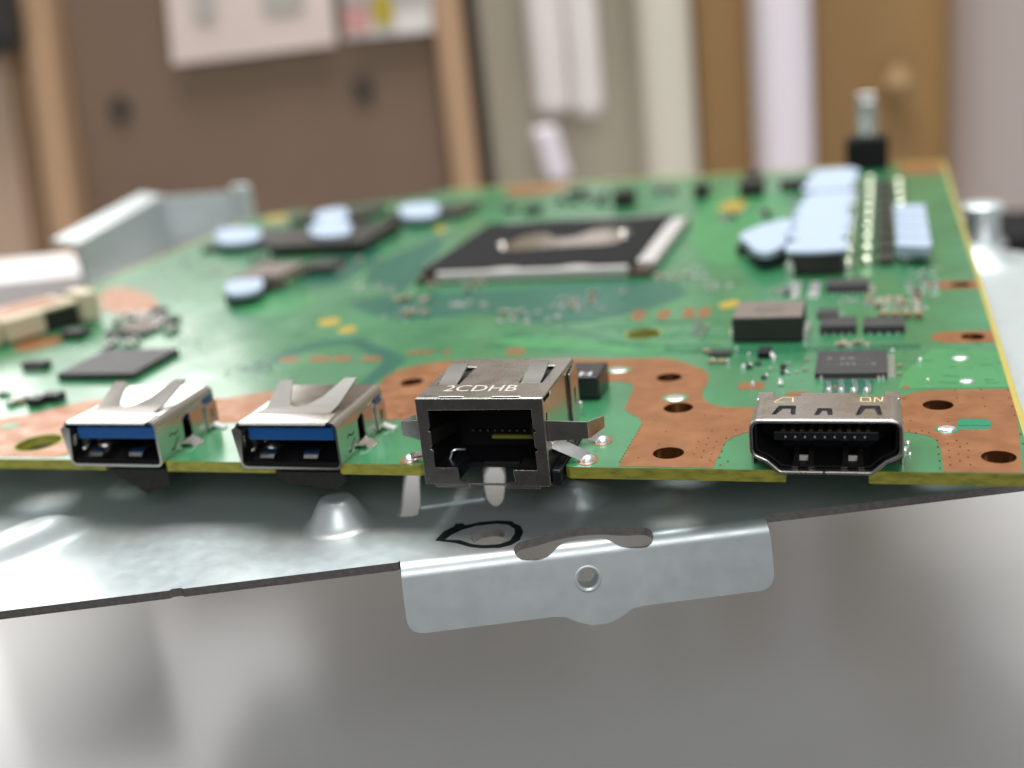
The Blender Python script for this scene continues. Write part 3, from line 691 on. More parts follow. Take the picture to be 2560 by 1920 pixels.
# cream connector
T = Matrix.Translation((-14.0, 5.15, 0)) @ Matrix.Rotation(math.radians(66), 4, 'Z')
def cbox(*a): g = Geo(); return g.box(*a, T)
con = cbox(0, .78, 0, 1.1, .03, .48).build('cable_connector', M_cream, cb, bevel=.07, seg=3)
con['label'] = 'cream plastic cable connector at the left edge of the board'
cbox(.70, 1.52, .06, 1.1, .39, .47).build('lid', M_cream, con, bevel=.025)
cbox(.10, 1.35, .22, 1.1, .482, .487).build('copper_tape', M_copper, con)
cbox(1.50, 1.86, -.08, .6, .02, .60).build('end_post', M_cream, con, bevel=.08, seg=3)
cbox(.79, 1.49, .12, 1.1, .02, .37).build('contact_block', M_chipb, con, bevel=.02)
cbox(-.62, -.06, .02, .8, .03, .44).build('latch', M_cream, con, bevel=.07, seg=3)
cbox(-.5, .1, .84, 1.3, .03, .50).build('latch', M_blackg, con, bevel=.03)
# processor
x0, x1, y0, y1, h = box_dims(1053, 1622, 703, 680, 557)
pc_ = Vector(((x0 + x1) / 2, (y0 + y1) / 2, 0)); lx, ly = x1 - x0, y1 - y0; h *= 1.25
g = Geo(); g.box(-lx / 2, lx / 2, -ly / 2, ly / 2, .004, h * .55)
cpu = g.build('processor', M_sub, cb, loc=pc_, bevel=.02); cpu['label'] = 'large processor with black film and shiny bare metal die'
fw = .35
for nm, q in (('stiffener', (-lx / 2 + .42, lx / 2 - .42, -ly / 2 - .012, -ly / 2 + fw)), ('stiffener', (lx / 2 - fw, lx / 2 + .012, -ly / 2 + .42, ly / 2 - .42)), ('stiffener', (-lx / 2 - .012, -lx / 2 + fw, -ly / 2 + .42, ly / 2 - .42)), ('stiffener', (-lx / 2 + .42, lx / 2 - .42, ly / 2 - fw, ly / 2 + .012))):
    g = Geo(); g.box(*q, h * .1, h); g.build(nm, M_frame, cpu, bevel=.03)
film = []
N_ = 40
def wave(t, a): return a * (0.5 + .5 * math.sin(t))
for i in range(N_ + 1): t = i / N_; film.append((-lx / 2 + .06 + (lx - .45) * t, -ly / 2 + .12 + .16 * max(0, math.sin(t * 6 * math.pi)) * (.15 < t < .95)))
film += [(lx / 2 - .36, -ly / 2 + .4)] + [(lx / 2 - .36 + .04 * math.sin(k), -ly / 2 + .4 + (ly - .8) * k / 8) for k in range(1, 8)] + [(lx / 2 - .25, ly / 2 - .1)]
for i in range(11): t = i / 10; film.append((lx / 2 - .3 - (lx - .36) * t, ly / 2 - .12 - .12 * abs(math.sin(t * 5))))
die = [(-1.45, -.75), (-.4, -.8), (0.1, -.62), (1.3, -.6), (1.55, -.3), (1.6, 1.35), (.5, 1.35), (.3, .45), (-.3, .4), (-.6, 1.15), (-1.1, 1.1), (-1.35, .1)]
die = smooth_loop([(x * lx / 5.4, y * ly / 5.6) for x, y in die], 2)
g = Geo(); g.prism(film, [die], h + .004, h + .02); g.build('film', M_foil, cpu)
g = Geo(); g.prism([(x * 1.02, y * 1.02) for x, y in die], [], h * .6, h + .01); g.build('die', M_liquid, cpu)
for px, py, r in ((1255, 612, .09), (1558, 582, .10)):
    c = B(px, py, h + .03); g = Geo(); g.rev((c.x - pc_.x, c.y - pc_.y), [(r, h), (r * .85, h + .05), (r * .3, h + .08)], 16); g.build('metal_bead', M_liquid, cpu, smooth=60)
# power stage: row of chokes each under a thermal pad strip
pads_front = [(x, y) for x, y in ()]
a0, a1 = B(1979, 688), B(2106, 688)
xw = a1.x - a0.x; yA = a0.y; yZ = B(2065, 470).y; nrow = 9
hb = box_dims(1979, 2106, 688, 632, 600)[4]
step = (yZ - yA) / nrow
proto = None
for k in range(nrow):
    yy = yA + k * step
    if proto is None:
        g = Geo(); g.box(-xw / 2, xw / 2, 0, step * .86, .004, hb); proto = o = g.build('power_choke', M_chipb, cb, bevel=.03, loc=((a0.x + a1.x) / 2, yy, 0))
        g = Geo(); nseg = 10; vs_ = []
        pd = [(-xw / 2 - .06 + (xw + .12) * i / nseg, -.12 - .06 * math.sin(math.pi * i / nseg)) for i in range(nseg + 1)] + [(xw / 2 + .12, step * .3), (xw / 2 - .06, step * .74), (-xw / 2 + .1, step * .74), (-xw / 2 - .12, step * .3)]
        g.prism(pd, [], -.025, .035); tp = g.build('thermal_pad', M_pad, o, bevel=.015, seg=2, loc=(0, 0, hb + .03)); tp.rotation_euler.x = math.radians(3)
    else:
        o = copy_part(proto, cb, ((a0.x + a1.x) / 2, yy, 0))
        p_ = o.children[0]; p_.location = (((k * 37) % 11 - 5) * .012, ((k * 23) % 7 - 3) * .012, hb + .03 + ((k * 29) % 5) * .007); p_.rotation_euler = (math.radians(3 + ((k * 17) % 5 - 2) * 1.2), 0, math.radians(((k * 31) % 9 - 4) * .9))
# capacitor cans in rows
canp = None
for cx_, y0_, n_, r_ in ((2118, 668, 10, .13), (2168, 662, 10, .13), (2262, 648, 9, .12)):
    c0 = B(cx_, y0_)
    for k in range(n_):
        loc = (c0.x, c0.y + k * step * .98, 0)
        if canp is None:
            g = Geo(); g.rev((0, 0), [(.15, .004), (.15, .05), (.14, .09), (.115, .13), (.07, .16), (.02, .168)], 18); canp = g.build('capacitor_can', M_alu, cb, loc=loc, smooth=65)
        else: copy_part(canp, cb, loc)
c0 = B(2215, 665); mp_ = None
for k in range(9):
    loc = (c0.x, c0.y + k * step, 0)
    if mp_ is None: g = Geo(); g.box(-.13, .13, 0, step * .7, .004, .12); mp_ = g.build('power_switch', M_chipb, cb, loc=loc, bevel=.015)
    else: copy_part(mp_, cb, loc)
# ribbed pad at the right
a0, a1 = B(2240, 622, .3), B(2330, 630, .3)
g = Geo(); nb = 5; yz = B(2290, 512, .3).y; ya = a0.y; w2 = a1.x - a0.x
for k in range(nb):
    st = (yz - ya) / nb
    g.prism(rounded([(-w2 / 2, k * st + .1), (w2 / 2, k * st - .12), (w2 / 2 + .02, k * st + st * .78), (-w2 / 2, k * st + st * .9)], .12), [], .2, .34)
g.box(-w2 / 2 + .05, w2 / 2 - .05, .1, nb * st - .1, .1, .22)
o = g.build('thermal_pad', M_pad, cb, loc=((a0.x + a1.x) / 2, ya, 0), bevel=.05); o['label'] = 'ribbed white pad at the right of the capacitor rows'
# irregular pad beside the choke row
o = comp('power_chip', M_chipb, 1885, 1960, 665, 630, 600, .02); comp('chip_capacitor', M_capd, 1842, 1880, 640, 614, 604, .02)
for a in ((1905, 1935, 664, 655, 648), (1858, 1885, 640, 632, 628), (1965, 1985, 690, 662, 650)): comp('chip_capacitor', M_tin, *a, .015)
hh = .36
pd = PX([(1846, 592), (1852, 582), (1900, 562), (1965, 545), (1986, 550), (1984, 568), (1966, 580), (1968, 606), (1945, 622), (1915, 632), (1884, 626), (1870, 606)], hh)
g = Geo(); g.prism(smooth_loop(pd, 2), [], hh - .12, hh); o = g.build('thermal_pad', M_pad, cb, bevel=.03); o['label'] = 'irregular white pad left of the ribbed pad row'
# chips with pads along the back left
def padded(cx0, cx1, yb, ytf, ytb, pads, mt=M_chipb, label=None):
    o = comp('memory_chip', mt, cx0, cx1, yb, ytf, ytb, .02, label=label); x, y, _ = o.location; h_ = o['dims'][2]
    for pl_ in pads:
        q = smooth_loop(PX(pl_, h_ + .1), 2); g = Geo(); g.prism([(a - x, b - y) for a, b in q], [], h_ + .002, h_ + .12); g.build('thermal_pad', M_pad, o, bevel=.04, seg=3)
    return o
padded(686, 900, 640, 610, 562, [[(775, 560), (880, 552), (878, 580), (860, 588), (795, 594), (770, 580)]])
padded(735, 905, 560, 545, 520, [[(785, 528), (870, 518), (872, 540), (860, 552), (785, 558)]])
padded(515, 690, 628, 614, 575, [[(540, 572), (650, 568), (655, 590), (630, 604), (548, 612), (540, 596)]])
padded(965, 1145, 553, 540, 512, [[(1000, 512), (1095, 506), (1100, 530), (1080, 542), (1008, 546), (998, 530)]])
o = padded(565, 640, 752, 733, 700, [[(560, 706), (640, 686), (660, 700), (655, 722), (615, 734), (562, 738)]])
o = comp('shielded_coil', M_ferrite, 590, 700, 728, 690, 656, .04); g = Geo(); lx_, ly_, h_ = o['dims']; g.box(lx_ / 2, lx_ / 2 + .08, -ly_ * .4, 0, .005, h_ * .6); g.box(lx_ / 2, lx_ / 2 + .08, ly_ * .1, ly_ * .4, .005, h_ * .6); g.build('terminal', M_alu, o, bevel=.02)
o = comp('small_chip', M_chipb, 752, 830, 688, 668, 648, .02); add_legs(o, 3, 'r', w_=.7, ln=.12)
# along the back edge
for a in ((1535, 1580, 520, 480, 470), (1735, 1770, 497, 462, 455), (1850, 1905, 495, 455, 440), (1862, 1900, 455, 430, 424), (1950, 2015, 478, 452, 446), (1420, 1460, 490, 478, 470), (1310, 1345, 535, 520, 512), (1255, 1285, 530, 520, 514)):
    comp('small_chip', M_chipb, *a, .03)
# connector with metal stub at the back right
x0, x1, y0, y1, h = box_dims(2115, 2222, 428, 346, 340)
stub = Geo(); xm = (x0 + x1) / 2; stub.box(-(x1 - x0) / 2, (x1 - x0) / 2, 0, .75, .004, h); st_o = stub.build('power_socket', M_black, cb, bevel=.06, loc=(xm, y0, 0)); st_o['label'] = 'black block with an upright metal stub at the back right'
hz = h + (x1 - x0) * 1.05; g = Geo(); g.box(-.24, .24, .2, .5, h, hz); g.box(-.12, .2, .15, .22, h + .55, hz - .2); g.build('metal_stub', M_nickel, st_o, bevel=.05)
g = Geo(); g.box(-.16, .06, .188, .198, h + .08, h + .52); g.build('stub_face', M_tin, st_o)
# small part tagged with white letter behind the network jack
o = comp('signal_transformer', M_blackg, 1405, 1500, 1000, 942, 905, .03, label='black block with a white printed mark behind the network jack')
lx_, ly_, h_ = o['dims']
g, wd = text_geo('H', .21, Matrix.Translation((-.03, -ly_ / 2 + .05, h_ + .002)) @ Matrix.Scale(1.2, 4, (1, 0, 0))); g.build('printed_mark', M_white, o)
# little parts near the video chip
for a, mt in (((1773, 1826, 893, 884, 874), M_capd), ((1790, 1818, 886, 878, 874), M_tin), ((1757, 1775, 884, 876, 871), M_cap), ((1771, 1790, 910, 903, 897), M_cap), ((1795, 1812, 910, 903, 897), M_cap), ((1894, 1925, 897, 882, 866), M_black), ((1866, 1880, 922, 914, 908), M_capd), ((1886, 1902, 914, 908, 902), M_capd),
              ((1950, 1964, 922, 914, 908), M_capd), ((1950, 1964, 936, 929, 922), M_capd), ((1902, 1917, 948, 942, 937), M_capd), ((2010, 2022, 903, 899, 896), M_cap), ((2006, 2018, 927, 923, 919), M_cap), ((2244, 2254, 917, 913, 909), M_cap), ((2244, 2254, 938, 934, 930), M_cap), ((1945, 1958, 966, 958, 950), M_tin)):
    comp('chip_component', mt, *a, .006)
for x, y, w_ in ((1928, 890, 18), (1934, 897, 16), (1859, 921, 14), (1878, 918, 9), (1966, 936, 9), (1842, 878, 9), (1873, 891, 9), (1918, 945, 8), (1782, 905, 8), (2053, 948, 9), (2196, 948, 9), (2208, 948, 9), (2231, 884, 10), (2300, 905, 12), (2320, 957, 8), (1820, 908, 9), (1950, 958, 9)): blob(x, y, w_, 1, .05)
# small resistors and capacitors, one object each, sharing two meshes
rr_ = random.Random(5); protos = {}
def small_part(kind, x, y, turn, sc_=1.0):
    if kind not in protos:
        g = Geo(); g.box(-.055, .055, -.045, .045, .004, .06); g.box(-.085, -.055, -.048, .048, .003, .064); g.box(.055, .085, -.048, .048, .003, .064)
        protos[kind] = g.build('chip_resistor' if kind == 'r' else 'chip_capacitor', [M_capd if kind == 'r' else M_cap, M_tin], cb, loc=(x, y, 0), matfn=lambda p: 1 if abs(p.center.x) > .054 else 0)
        o = protos[kind]
    else: o = copy_part(protos[kind], cb, (x, y, 0))
    o.rotation_euler.z = turn; o.scale = (sc_, sc_, sc_); return o
for (cx_, cy_, sx_, sy_, n_, kd, sc_) in ((1150, 720, 90, 14, 4, 'c', 1.0), (1350, 770, 90, 22, 5, 'c', 1.0), (1500, 745, 60, 14, 3, 'c', 1.0), (1690, 705, 60, 16, 4, 'c', 1.0), (1010, 770, 60, 20, 7, 'c', 1.2), (360, 815, 70, 24, 14, 'r', 1.4), (300, 860, 60, 12, 6, 'r', 1.2),
                                          (640, 640, 50, 20, 6, 'r', 1.4), (2240, 760, 70, 16, 10, 'c', 1.0), (2300, 720, 40, 20, 8, 'r', 1.1), (1860, 545, 60, 14, 8, 'r', 1.5), (1640, 480, 60, 10, 8, 'r', 1.6), (1480, 500, 80, 10, 7, 'r', 1.6), (1960, 740, 25, 14, 6, 'r', 1.0), (2160, 865, 70, 5, 6, 'c', .8), (1760, 830, 30, 20, 5, 'r', .9), (60, 1000, 60, 12, 5, 'r', 1.1), (900, 640, 60, 20, 6, 'c', 1.3)):
    for _ in range(n_):
        c = B(cx_ + rr_.uniform(-sx_, sx_), cy_ + rr_.uniform(-sy_, sy_)); small_part(kd, c.x, c.y, rr_.choice((0, math.pi / 2)), sc_ * rr_.uniform(.85, 1.15))
# scattered tiny dots of solder too small to pick apart
g = Geo(); rnd = random.Random(3)
for (cx_, cy_, sx_, sy_, n_) in ((1120, 690, 60, 20, 14), (930, 725, 60, 10, 14), (1000, 790, 40, 15, 8), (1170, 770, 60, 15, 10), (1330, 790, 80, 20, 16), (1450, 765, 60, 15, 12), (1700, 690, 70, 20, 16), (1790, 720, 50, 15, 10), (2150, 755, 60, 6, 12), (1900, 480, 120, 20, 20), (640, 600, 80, 30, 12), (470, 860, 60, 30, 14), (620, 930, 60, 20, 14), (1960, 925, 40, 15, 5), (2280, 770, 50, 15, 10), (1380, 540, 150, 20, 16), (2310, 690, 40, 20, 10), (500, 680, 60, 30, 10)):
    for _ in range(n_):
        c = B(cx_ + rnd.uniform(-sx_, sx_), cy_ + rnd.uniform(-sy_, sy_)); s_ = rnd.uniform(.025, .05) * (.5 if cy_ > 850 else 1); g.box(c.x - s_, c.x + s_, c.y - s_ * .6, c.y + s_ * .6, .003, rnd.uniform(.02, .05))
tag(g.build('solder_specks', M_frame, cb, bevel=.008), kind='stuff')

# ================================================================== USB PORTS
UW, UH, UD = 1.30, .565, 1.373
prof = rounded([(0, 0), (UW, 0), (UW, UH), (0, UH)], [.075, .075, .085, .085], 5)
ti = seg_index(prof, 1, UH); ri = seg_index(prof, 0, UW); li = seg_index(prof, 0, 0)
def tx(lst):                                                   # top: x runs from right to left along the segment
    a = prof[ti]; return [(a[0] - x, y) for x, y in lst]
def rx(lst): a = prof[ri]; return [(z - a[1], y) for y, z in lst]
def lx2(lst): a = prof[li]; return [(a[1] - z, y) for y, z in lst]
toph = [tx([(.20, .30), (.36, .30), (.36, .42), (.20, .42)]), tx([(.80, .30), (1.02, .30), (1.02, .42), (.80, .42)])]
sideh = [[(.24, .30), (.30, .33), (.36, .29), (.46, .31), (.46, .295), (.37, .27), (.30, .305), (.25, .28)], [(.24, .135), (.30, .125), (.40, .215), (.46, .225), (.46, .205), (.405, .195), (.31, .10), (.24, .11)], [(.56, .10), (.76, .10), (.76, .40), (.70, .44), (.58, .40)], [(1.12, .40), (1.32, .40), (1.32, .48), (1.12, .48)]]
g = shell(prof, UD, {ti: toph, ri: [rx(h) for h in sideh], li: [lx2(h) for h in sideh]})
usb = g.build('usb_port', M_nickel, cb, solid=.028, loc=(-8.8759, -.0881, -.031), weld=True, smooth=35)
usb['label'] = 'silver USB port with a blue tongue, leftmost on the front edge'
# raised grounding spring on top
sp = [(.10, .30), (.14, .30), (.14, .36), (.20, .44), (.12, 1.02), (.30, 1.02), (.44, .62), (.50, .50), (.60, .46), (.72, .50), (.86, .66), (1.0, 1.06), (1.16, 1.06), (1.14, .5), (1.12, .30), (1.08, .26), (.16, .26)]
def lift(x, y): return UH + .018 + max(0, y - .40) * .28
tri = tessellate_polygon([[Vector((x, y, 0)) for x, y in sp]])
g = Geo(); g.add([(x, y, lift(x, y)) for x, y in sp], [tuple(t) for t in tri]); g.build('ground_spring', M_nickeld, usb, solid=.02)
g = Geo(); g.add([(.06, .0, UH + .012), (1.22, .0, UH + .012), (1.20, .27, UH + .018), (.10, .27, UH + .018), (.08, -.045, UH + .002), (1.20, -.045, UH + .002)], [(0, 1, 2, 3), (4, 5, 1, 0)]); g.build('top_lip', M_nickel, usb, solid=.02, weld=True)
for x in (.22, .84):
    g = Geo(); g.strap([(x + .06, .42, UH), (x + .06, .36, UH - .02), (x + .06, .30, UH - .07)], (1, 0, 0), .09, .02); g.build('contact_finger', M_nickel, usb)
# tongue and interior
g = Geo(); g.box(.10, 1.22, .10, 1.30, .315, .475); g.build('tongue', M_blue, usb, bevel=.012)
g = Geo()
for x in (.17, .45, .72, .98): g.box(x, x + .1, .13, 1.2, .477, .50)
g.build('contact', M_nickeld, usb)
g = Geo(); g.box(.03, 1.27, 1.20, 1.36, .03, .53); g.build('back_wall', M_black, usb)
g = Geo(); g.box(1.06, 1.20, 1.25, 1.374, .40, .50); g.box(.06, UW + .017, 1.13, 1.31, .41, .475); g.build('rear_insert', M_blue, usb)
for x in (.28, .86):
    g = Geo(); g.strap([(x, .62, .055), (x, .40, .11), (x, .25, .15), (x, .17, .135), (x, .12, .075)], (1, 0, 0), [.12, .17, .19, .2, .18], .02); g.build('contact_spring', M_nickel, usb, smooth=70)
for sx_, s_ in ((.03, 1), (UW - .03, -1)):
    g = Geo(); g.strap([(sx_, .6, .28), (sx_ + s_ * .06, .42, .27), (sx_ + s_ * .1, .3, .26), (sx_ + s_ * .05, .2, .25)], (0, 0, 1), .14, .02); g.build('side_spring', M_nickel, usb, smooth=70)
g = Geo(); g.box(.03, 1.27, .07, 1.2, .012, .052); g.build('socket_floor', M_black, usb)
# mounting feet and rear clip
for sx_, s_ in ((0, -1), (UW, 1)):
    g = Geo(); g.strap([(sx_, .66, .11), (sx_ + s_ * .03, .66, .085), (sx_ + s_ * .09, .66, .08), (sx_ + s_ * .12, .66, .035), (sx_ + s_ * .17, .66, .03)], (0, 1, 0), .20, .025); g.build('foot', M_nickel, usb, smooth=60)
    g = Geo(); g.strap([(sx_, 1.24, .12), (sx_ + s_ * .10, 1.24, .06), (sx_ + s_ * .2, 1.24, .035)], (0, 1, 0), .10, .03); g.build('foot', M_solder, usb)
    ol = [(1.10, .06), (1.36, .06), (1.36, .40), (1.10, .38)]; hl = [(1.19, .16), (1.27, .16), (1.27, .30), (1.19, .30)]
    T = Matrix(((0, 0, 1, sx_ + s_ * .035), (1, 0, 0, 0), (0, 1, 0, 0), (0, 0, 0, 1))); g = Geo(); g.prism(ol, [hl], -.014, .014, T); g.build('rear_clip', M_nickel, usb, bevel=.006)
u2 = copy_part(usb, cb, (-6.4558, -.0881, -.031)); u2['label'] = 'silver USB port with a blue tongue beside the network jack'
# foam blocks under the ports
for k, (xa, xb) in enumerate(((ua1, ua2), (ub1 + .03, ub2 + .02))):
    zf = -.34 if k else -.30
    pf = [(xa - .02, -.12), (xb, -.12), (xb + .05, zf + .12), (xb - .1, zf), (xa + .12, zf + .06), (xa + .02, zf + .14)] if k else [(xa, -.12), (xb, -.12), (xb - .02, zf - .02), (xb - .35, zf - .16), (xa + .2, zf + .08)]
    T = Matrix(((1, 0, 0, 0), (0, 0, 1, 0), (0, 1, 0, 0), (0, 0, 0, 1))); g = Geo(); g.prism(rounded(pf, .03, 3), [], .0, .5, T); fo = g.build('foam_block', M_foam, cb, bevel=.02)

# ================================================================== NETWORK JACK
jack_loc = (rjx, rjy, rjz)
TXZ = Matrix(((1, 0, 0, 0), (0, 0, 1, 0), (0, 1, 0, 0), (0, 0, 0, 1)))      # (x,z,-) -> prism along y
H = rjH; W = rjW
fo_ = [(0, H), (W, H), (W, 0), (W - .10, 0), (W - .12, -.035), (.975, -.035), (.955, 0), (.545, 0), (.52, -.035), (.13, -.035), (.11, 0), (0, 0)]
ho_ = [(.14, .895), (1.345, .905), (1.345, .69), (1.375, .66), (1.375, .645), (1.345, .64), (1.345, .46), (1.375, .44), (1.375, .42), (1.345, .41), (1.345, .19), (1.065, .19), (1.075, .045), (.965, .04), (.965, .02), (.53, .02), (.53, .04), (.42, .045), (.41, .205), (.14, .205), (.14, .42), (.115, .43), (.115, .45), (.14, .46), (.14, .64), (.115, .65), (.115, .67), (.14, .69)]
g = Geo(); g.prism(fo_, [ho_], 0, .028, TXZ); jack = g.build('network_jack', M_nickelm, cb, loc=jack_loc, bevel=.013)
jack['label'] = 'square silver network jack marked 2CDHB on the front edge'
# top
w1 = [(.085, .50), (.36, .50), (.36, 1.14), (.085, 1.14)]; w2_ = [(1.06, .55), (1.34, .55), (1.34, 1.16), (1.06, 1.16)]
to_ = [(0, .03), (.27, .03), (.27, .075), (.55, .075), (.55, .03), (.90, .03), (.90, .075), (1.21, .075), (1.21, .03), (W, .03), (W, rjD), (0, rjD)]
g = Geo(); g.prism(to_, [w1, w2_], H - .028, H); g.build('top_plate', M_nickelm, jack, bevel=.012)
g = Geo(); g.box(.05, W - .05, .08, rjD - .03, H - .14, H - .09); g.build('plastic_core', M_blackg, jack)
for xa, xb, ya in ((.105, .335, .50), (1.085, 1.315, .55)):
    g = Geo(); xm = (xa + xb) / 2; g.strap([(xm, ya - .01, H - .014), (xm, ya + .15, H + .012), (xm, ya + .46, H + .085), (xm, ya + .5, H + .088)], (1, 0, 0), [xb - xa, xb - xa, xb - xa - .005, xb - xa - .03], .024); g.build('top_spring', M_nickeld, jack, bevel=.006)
T = Matrix.Translation((.235, .265, H + .001)); gt, wd = text_geo('2CDHB', 1.0, Matrix.Identity(4))
hgt = max(v[1] for v in gt.v); g = Geo(); g.add([(.235 + v[0] / wd * .86, .255 + v[1] / hgt * .20, H + .0015) for v in gt.v], gt.f); g.build('engraved_letters', M_engrave, jack)
# sides
TYZ = lambda x: Matrix(((0, 0, 1, x), (1, 0, 0, 0), (0, 1, 0, 0), (0, 0, 0, 1)))
so_ = [(.03, .0), (rjD, .0), (rjD, H - .03), (.36, H - .03), (.34, H - .075), (.08, H - .075), (.06, H - .03), (.03, H - .03)]
sl = [[(.10, .62), (.15, .62), (.15, .82), (.10, .82)], [(1.02, .36), (1.07, .36), (1.07, .94), (1.02, .94)]]
g = Geo(); g.prism(so_, sl, -.028, 0, TYZ(W)); g.build('side_plate', M_nickel, jack, bevel=.006)
g = Geo(); g.prism(so_, sl, 0, .028, TYZ(0)); g.build('side_plate', M_nickel, jack, bevel=.006)
g = Geo(); g.prism([(1.10, .30), (1.44, .26), (1.46, .90), (1.40, .98), (1.10, .94)], [[(1.24, .52), (1.31, .52), (1.31, .72), (1.24, .72)]], .012, .036, TYZ(W)); g.build('rear_clip', M_nickel, jack, bevel=.006)
g = Geo(); g.box(0, W, rjD - .03, rjD, 0, H - .03); g.build('back_plate', M_nickelm, jack)
# plastic liner: walls of the socket
g = Geo(); g.box(.03, .12, .03, 1.38, .03, .99); g.box(W - .12, W - .03, .03, 1.38, .03, .99); g.box(.12, W - .12, .05, 1.38, .92, .99); g.box(.12, W - .12, 1.0, 1.38, .03, .92); g.box(.12, W - .12, .45, 1.0, .03, .09)
g.build('socket_liner', M_black, jack)
g = Geo(); g.box(.125, .40, .05, .42, .03, .19); g.build('keyway_ledge', M_blackg, jack, bevel=.01)
g = Geo(); g.box(1.08, 1.35, .05, .42, .03, .175); g.build('keyway_ledge', M_blackg, jack, bevel=.01)
g = Geo(); g.box(.62, 1.05, .30, .36, .10, .16); g.build('keyway_ledge', M_blackg, jack, bevel=.01)
for s_, xx in ((1, .13), (-1, W - .13)):
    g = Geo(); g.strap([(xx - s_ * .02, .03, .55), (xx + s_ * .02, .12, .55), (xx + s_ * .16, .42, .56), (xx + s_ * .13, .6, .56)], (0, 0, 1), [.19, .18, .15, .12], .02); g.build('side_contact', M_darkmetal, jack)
qa_, qb_ = BY(1231, 1096, rjy + .62) - Vector(jack_loc), BY(1331, 1089, rjy + .62) - Vector(jack_loc)
g = Geo(); g.box(qa_.x, min(qb_.x, 1.34), .62, .66, qa_.z, qb_.z); g.build('light_pipe', mat('olive_light_pipe', (0.15, 0.16, 0.015), .5), jack)
g = Geo(); g.tube([tuple(BY(x_, y_, rjy + d_) - Vector(jack_loc)) for x_, y_, d_ in ((1122, 1158, .3), (1127, 1140, .3), (1131, 1128, .31), (1139, 1123, .33), (1163, 1123, .42))], .014, 8); g.build('contact_wire', M_tin, jack)
g = Geo()
for k in range(8): g.tube([(.42 + k * .09, .9, .35), (.42 + k * .09, .62, .42)], .012, 6)
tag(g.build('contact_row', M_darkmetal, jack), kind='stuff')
# side ground tabs
g = Geo(); g.strap([(W, .10, .62), (W + .05, .11, .62), (W + .43, .19, .60), (W + .45, .22, .60), (W + .55, .46, .60)], (0, 0, 1), [.24, .23, .19, .19, .13], .022); g.build('ground_tab', M_nickelm, jack)
g = Geo(); g.strap([(0, .10, .62), (-.05, .11, .62), (-.27, .17, .62), (-.28, .20, .62), (-.20, .44, .64)], (0, 0, 1), [.24, .23, .17, .17, .09], .022); g.build('ground_tab', M_nickelm, jack)
# solder legs on the board
def leg_to(px, py, start, wid, mt=M_tin):
    e = B(px, py) - Vector(jack_loc); s0_ = Vector(start); g = Geo(); d_ = e - s0_
    g.strap([s0_, s0_ + d_ * .5 + Vector((0, 0, .02)), s0_ + d_ * .9 + Vector((0, 0, .03)), e + Vector((0, 0, .015))], (.42, .62, .5), wid, .03); g.build('solder_leg', mt, jack, bevel=.006)
    g = Geo(); g.rev((e.x + .02, e.y), [(.085, e.z + .002), (.07, e.z + .03), (.035, e.z + .055), (.01, e.z + .06)], 16, 1, 1.3); g.build('solder_joint', M_solder, jack, smooth=60)
    g = Geo(); g.prism(circle(e.x + .02, e.y, .115, 24, .16), [], e.z + .003, e.z + .0045); g.build('solder_ring', M_copper, jack)
leg_to(1466, 1150, (W, .26, .42), .15); leg_to(1503, 1102, (W, .78, .38), .14)
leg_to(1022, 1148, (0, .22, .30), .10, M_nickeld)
g = Geo(); g.box(W + .003, W + .16, .32, .62, .22, .42); g.box(W + .003, W + .12, .06, 1.2, -.03, .17); g.build('plastic_base', M_blackg, jack, bevel=.03)
g = Geo(); q = B(1450, 1035) - Vector(jack_loc); g.rev((q.x, q.y), [(.03, q.z), (.022, q.z + .08), (.05, q.z + .1), (.04, q.z + .16), (.01, q.z + .17)], 14); g.build('solder_joint', M_solder, jack, smooth=60)

# ================================================================== VIDEO PORT
VW, VH, VD = 1.50, .568, .72
base = [(.30, 0), (VW - .30, 0), (VW - .19, .065), (VW - .01, .205), (VW, VH), (0, VH), (.01, .205), (.19, .065)]
base = [(.285, 0), (VW - .285, 0), (VW - .15, .125), (VW, .20), (VW, VH), (0, VH), (0, .20), (.15, .125)]
vp = rounded(base, [.06, .06, .06, .10, .10, .10, .10, .06], 5)
ti = seg_index(vp, 1, VH); a = vp[ti]
def vtx(l): return [(a[0] - x, y) for x, y in l]
def trap(x0, x1, y0, y1, xb0, xb1, th, tt):
    """slit around a trapezoid finger: two slanted slits joined at the back"""
    return vtx([(x0, y0), (x0 + tt, y0), (xb0 + tt, y1 - th), (xb1 - tt, y1 - th), (x1 - tt, y0), (x1, y0), (xb1, y1), (xb0, y1)])
vh = [trap(.20, .45, .14, .42, .26, .44, .10, .05), trap(.64, .83, .13, .34, .67, .81, .08, .05), trap(1.05, 1.32, .13, .42, 1.10, 1.29, .10, .05)]
g = shell(vp, VD, {ti: vh})
vid = g.build('video_port', M_nickelm, cb, solid=.03, weld=True, smooth=35, loc=(-.4156, -.0125, -.008)); vid['label'] = 'wide silver video port with bevelled lower corners on the front edge'
rim = [(x + .0, -.012, z) for x, z in vp]
ib = [k for k in range(len(vp)) if abs(vp[k][1]) < 1e-5 and abs(vp[(k + 1) % len(vp)][1]) < 1e-5 and math.dist(vp[k], vp[(k + 1) % len(vp)]) > .3][0]
xs_ = .735
pr_ = rim[ib + 1:] + rim[:ib + 1]
path = [(xs_ + .012, -.012, 0)] + pr_ + [(xs_ - .012, -.012, 0)]
g = Geo(); g.tube(path, .022, 10); g.build('rolled_rim', M_nickelm, vid, smooth=70)
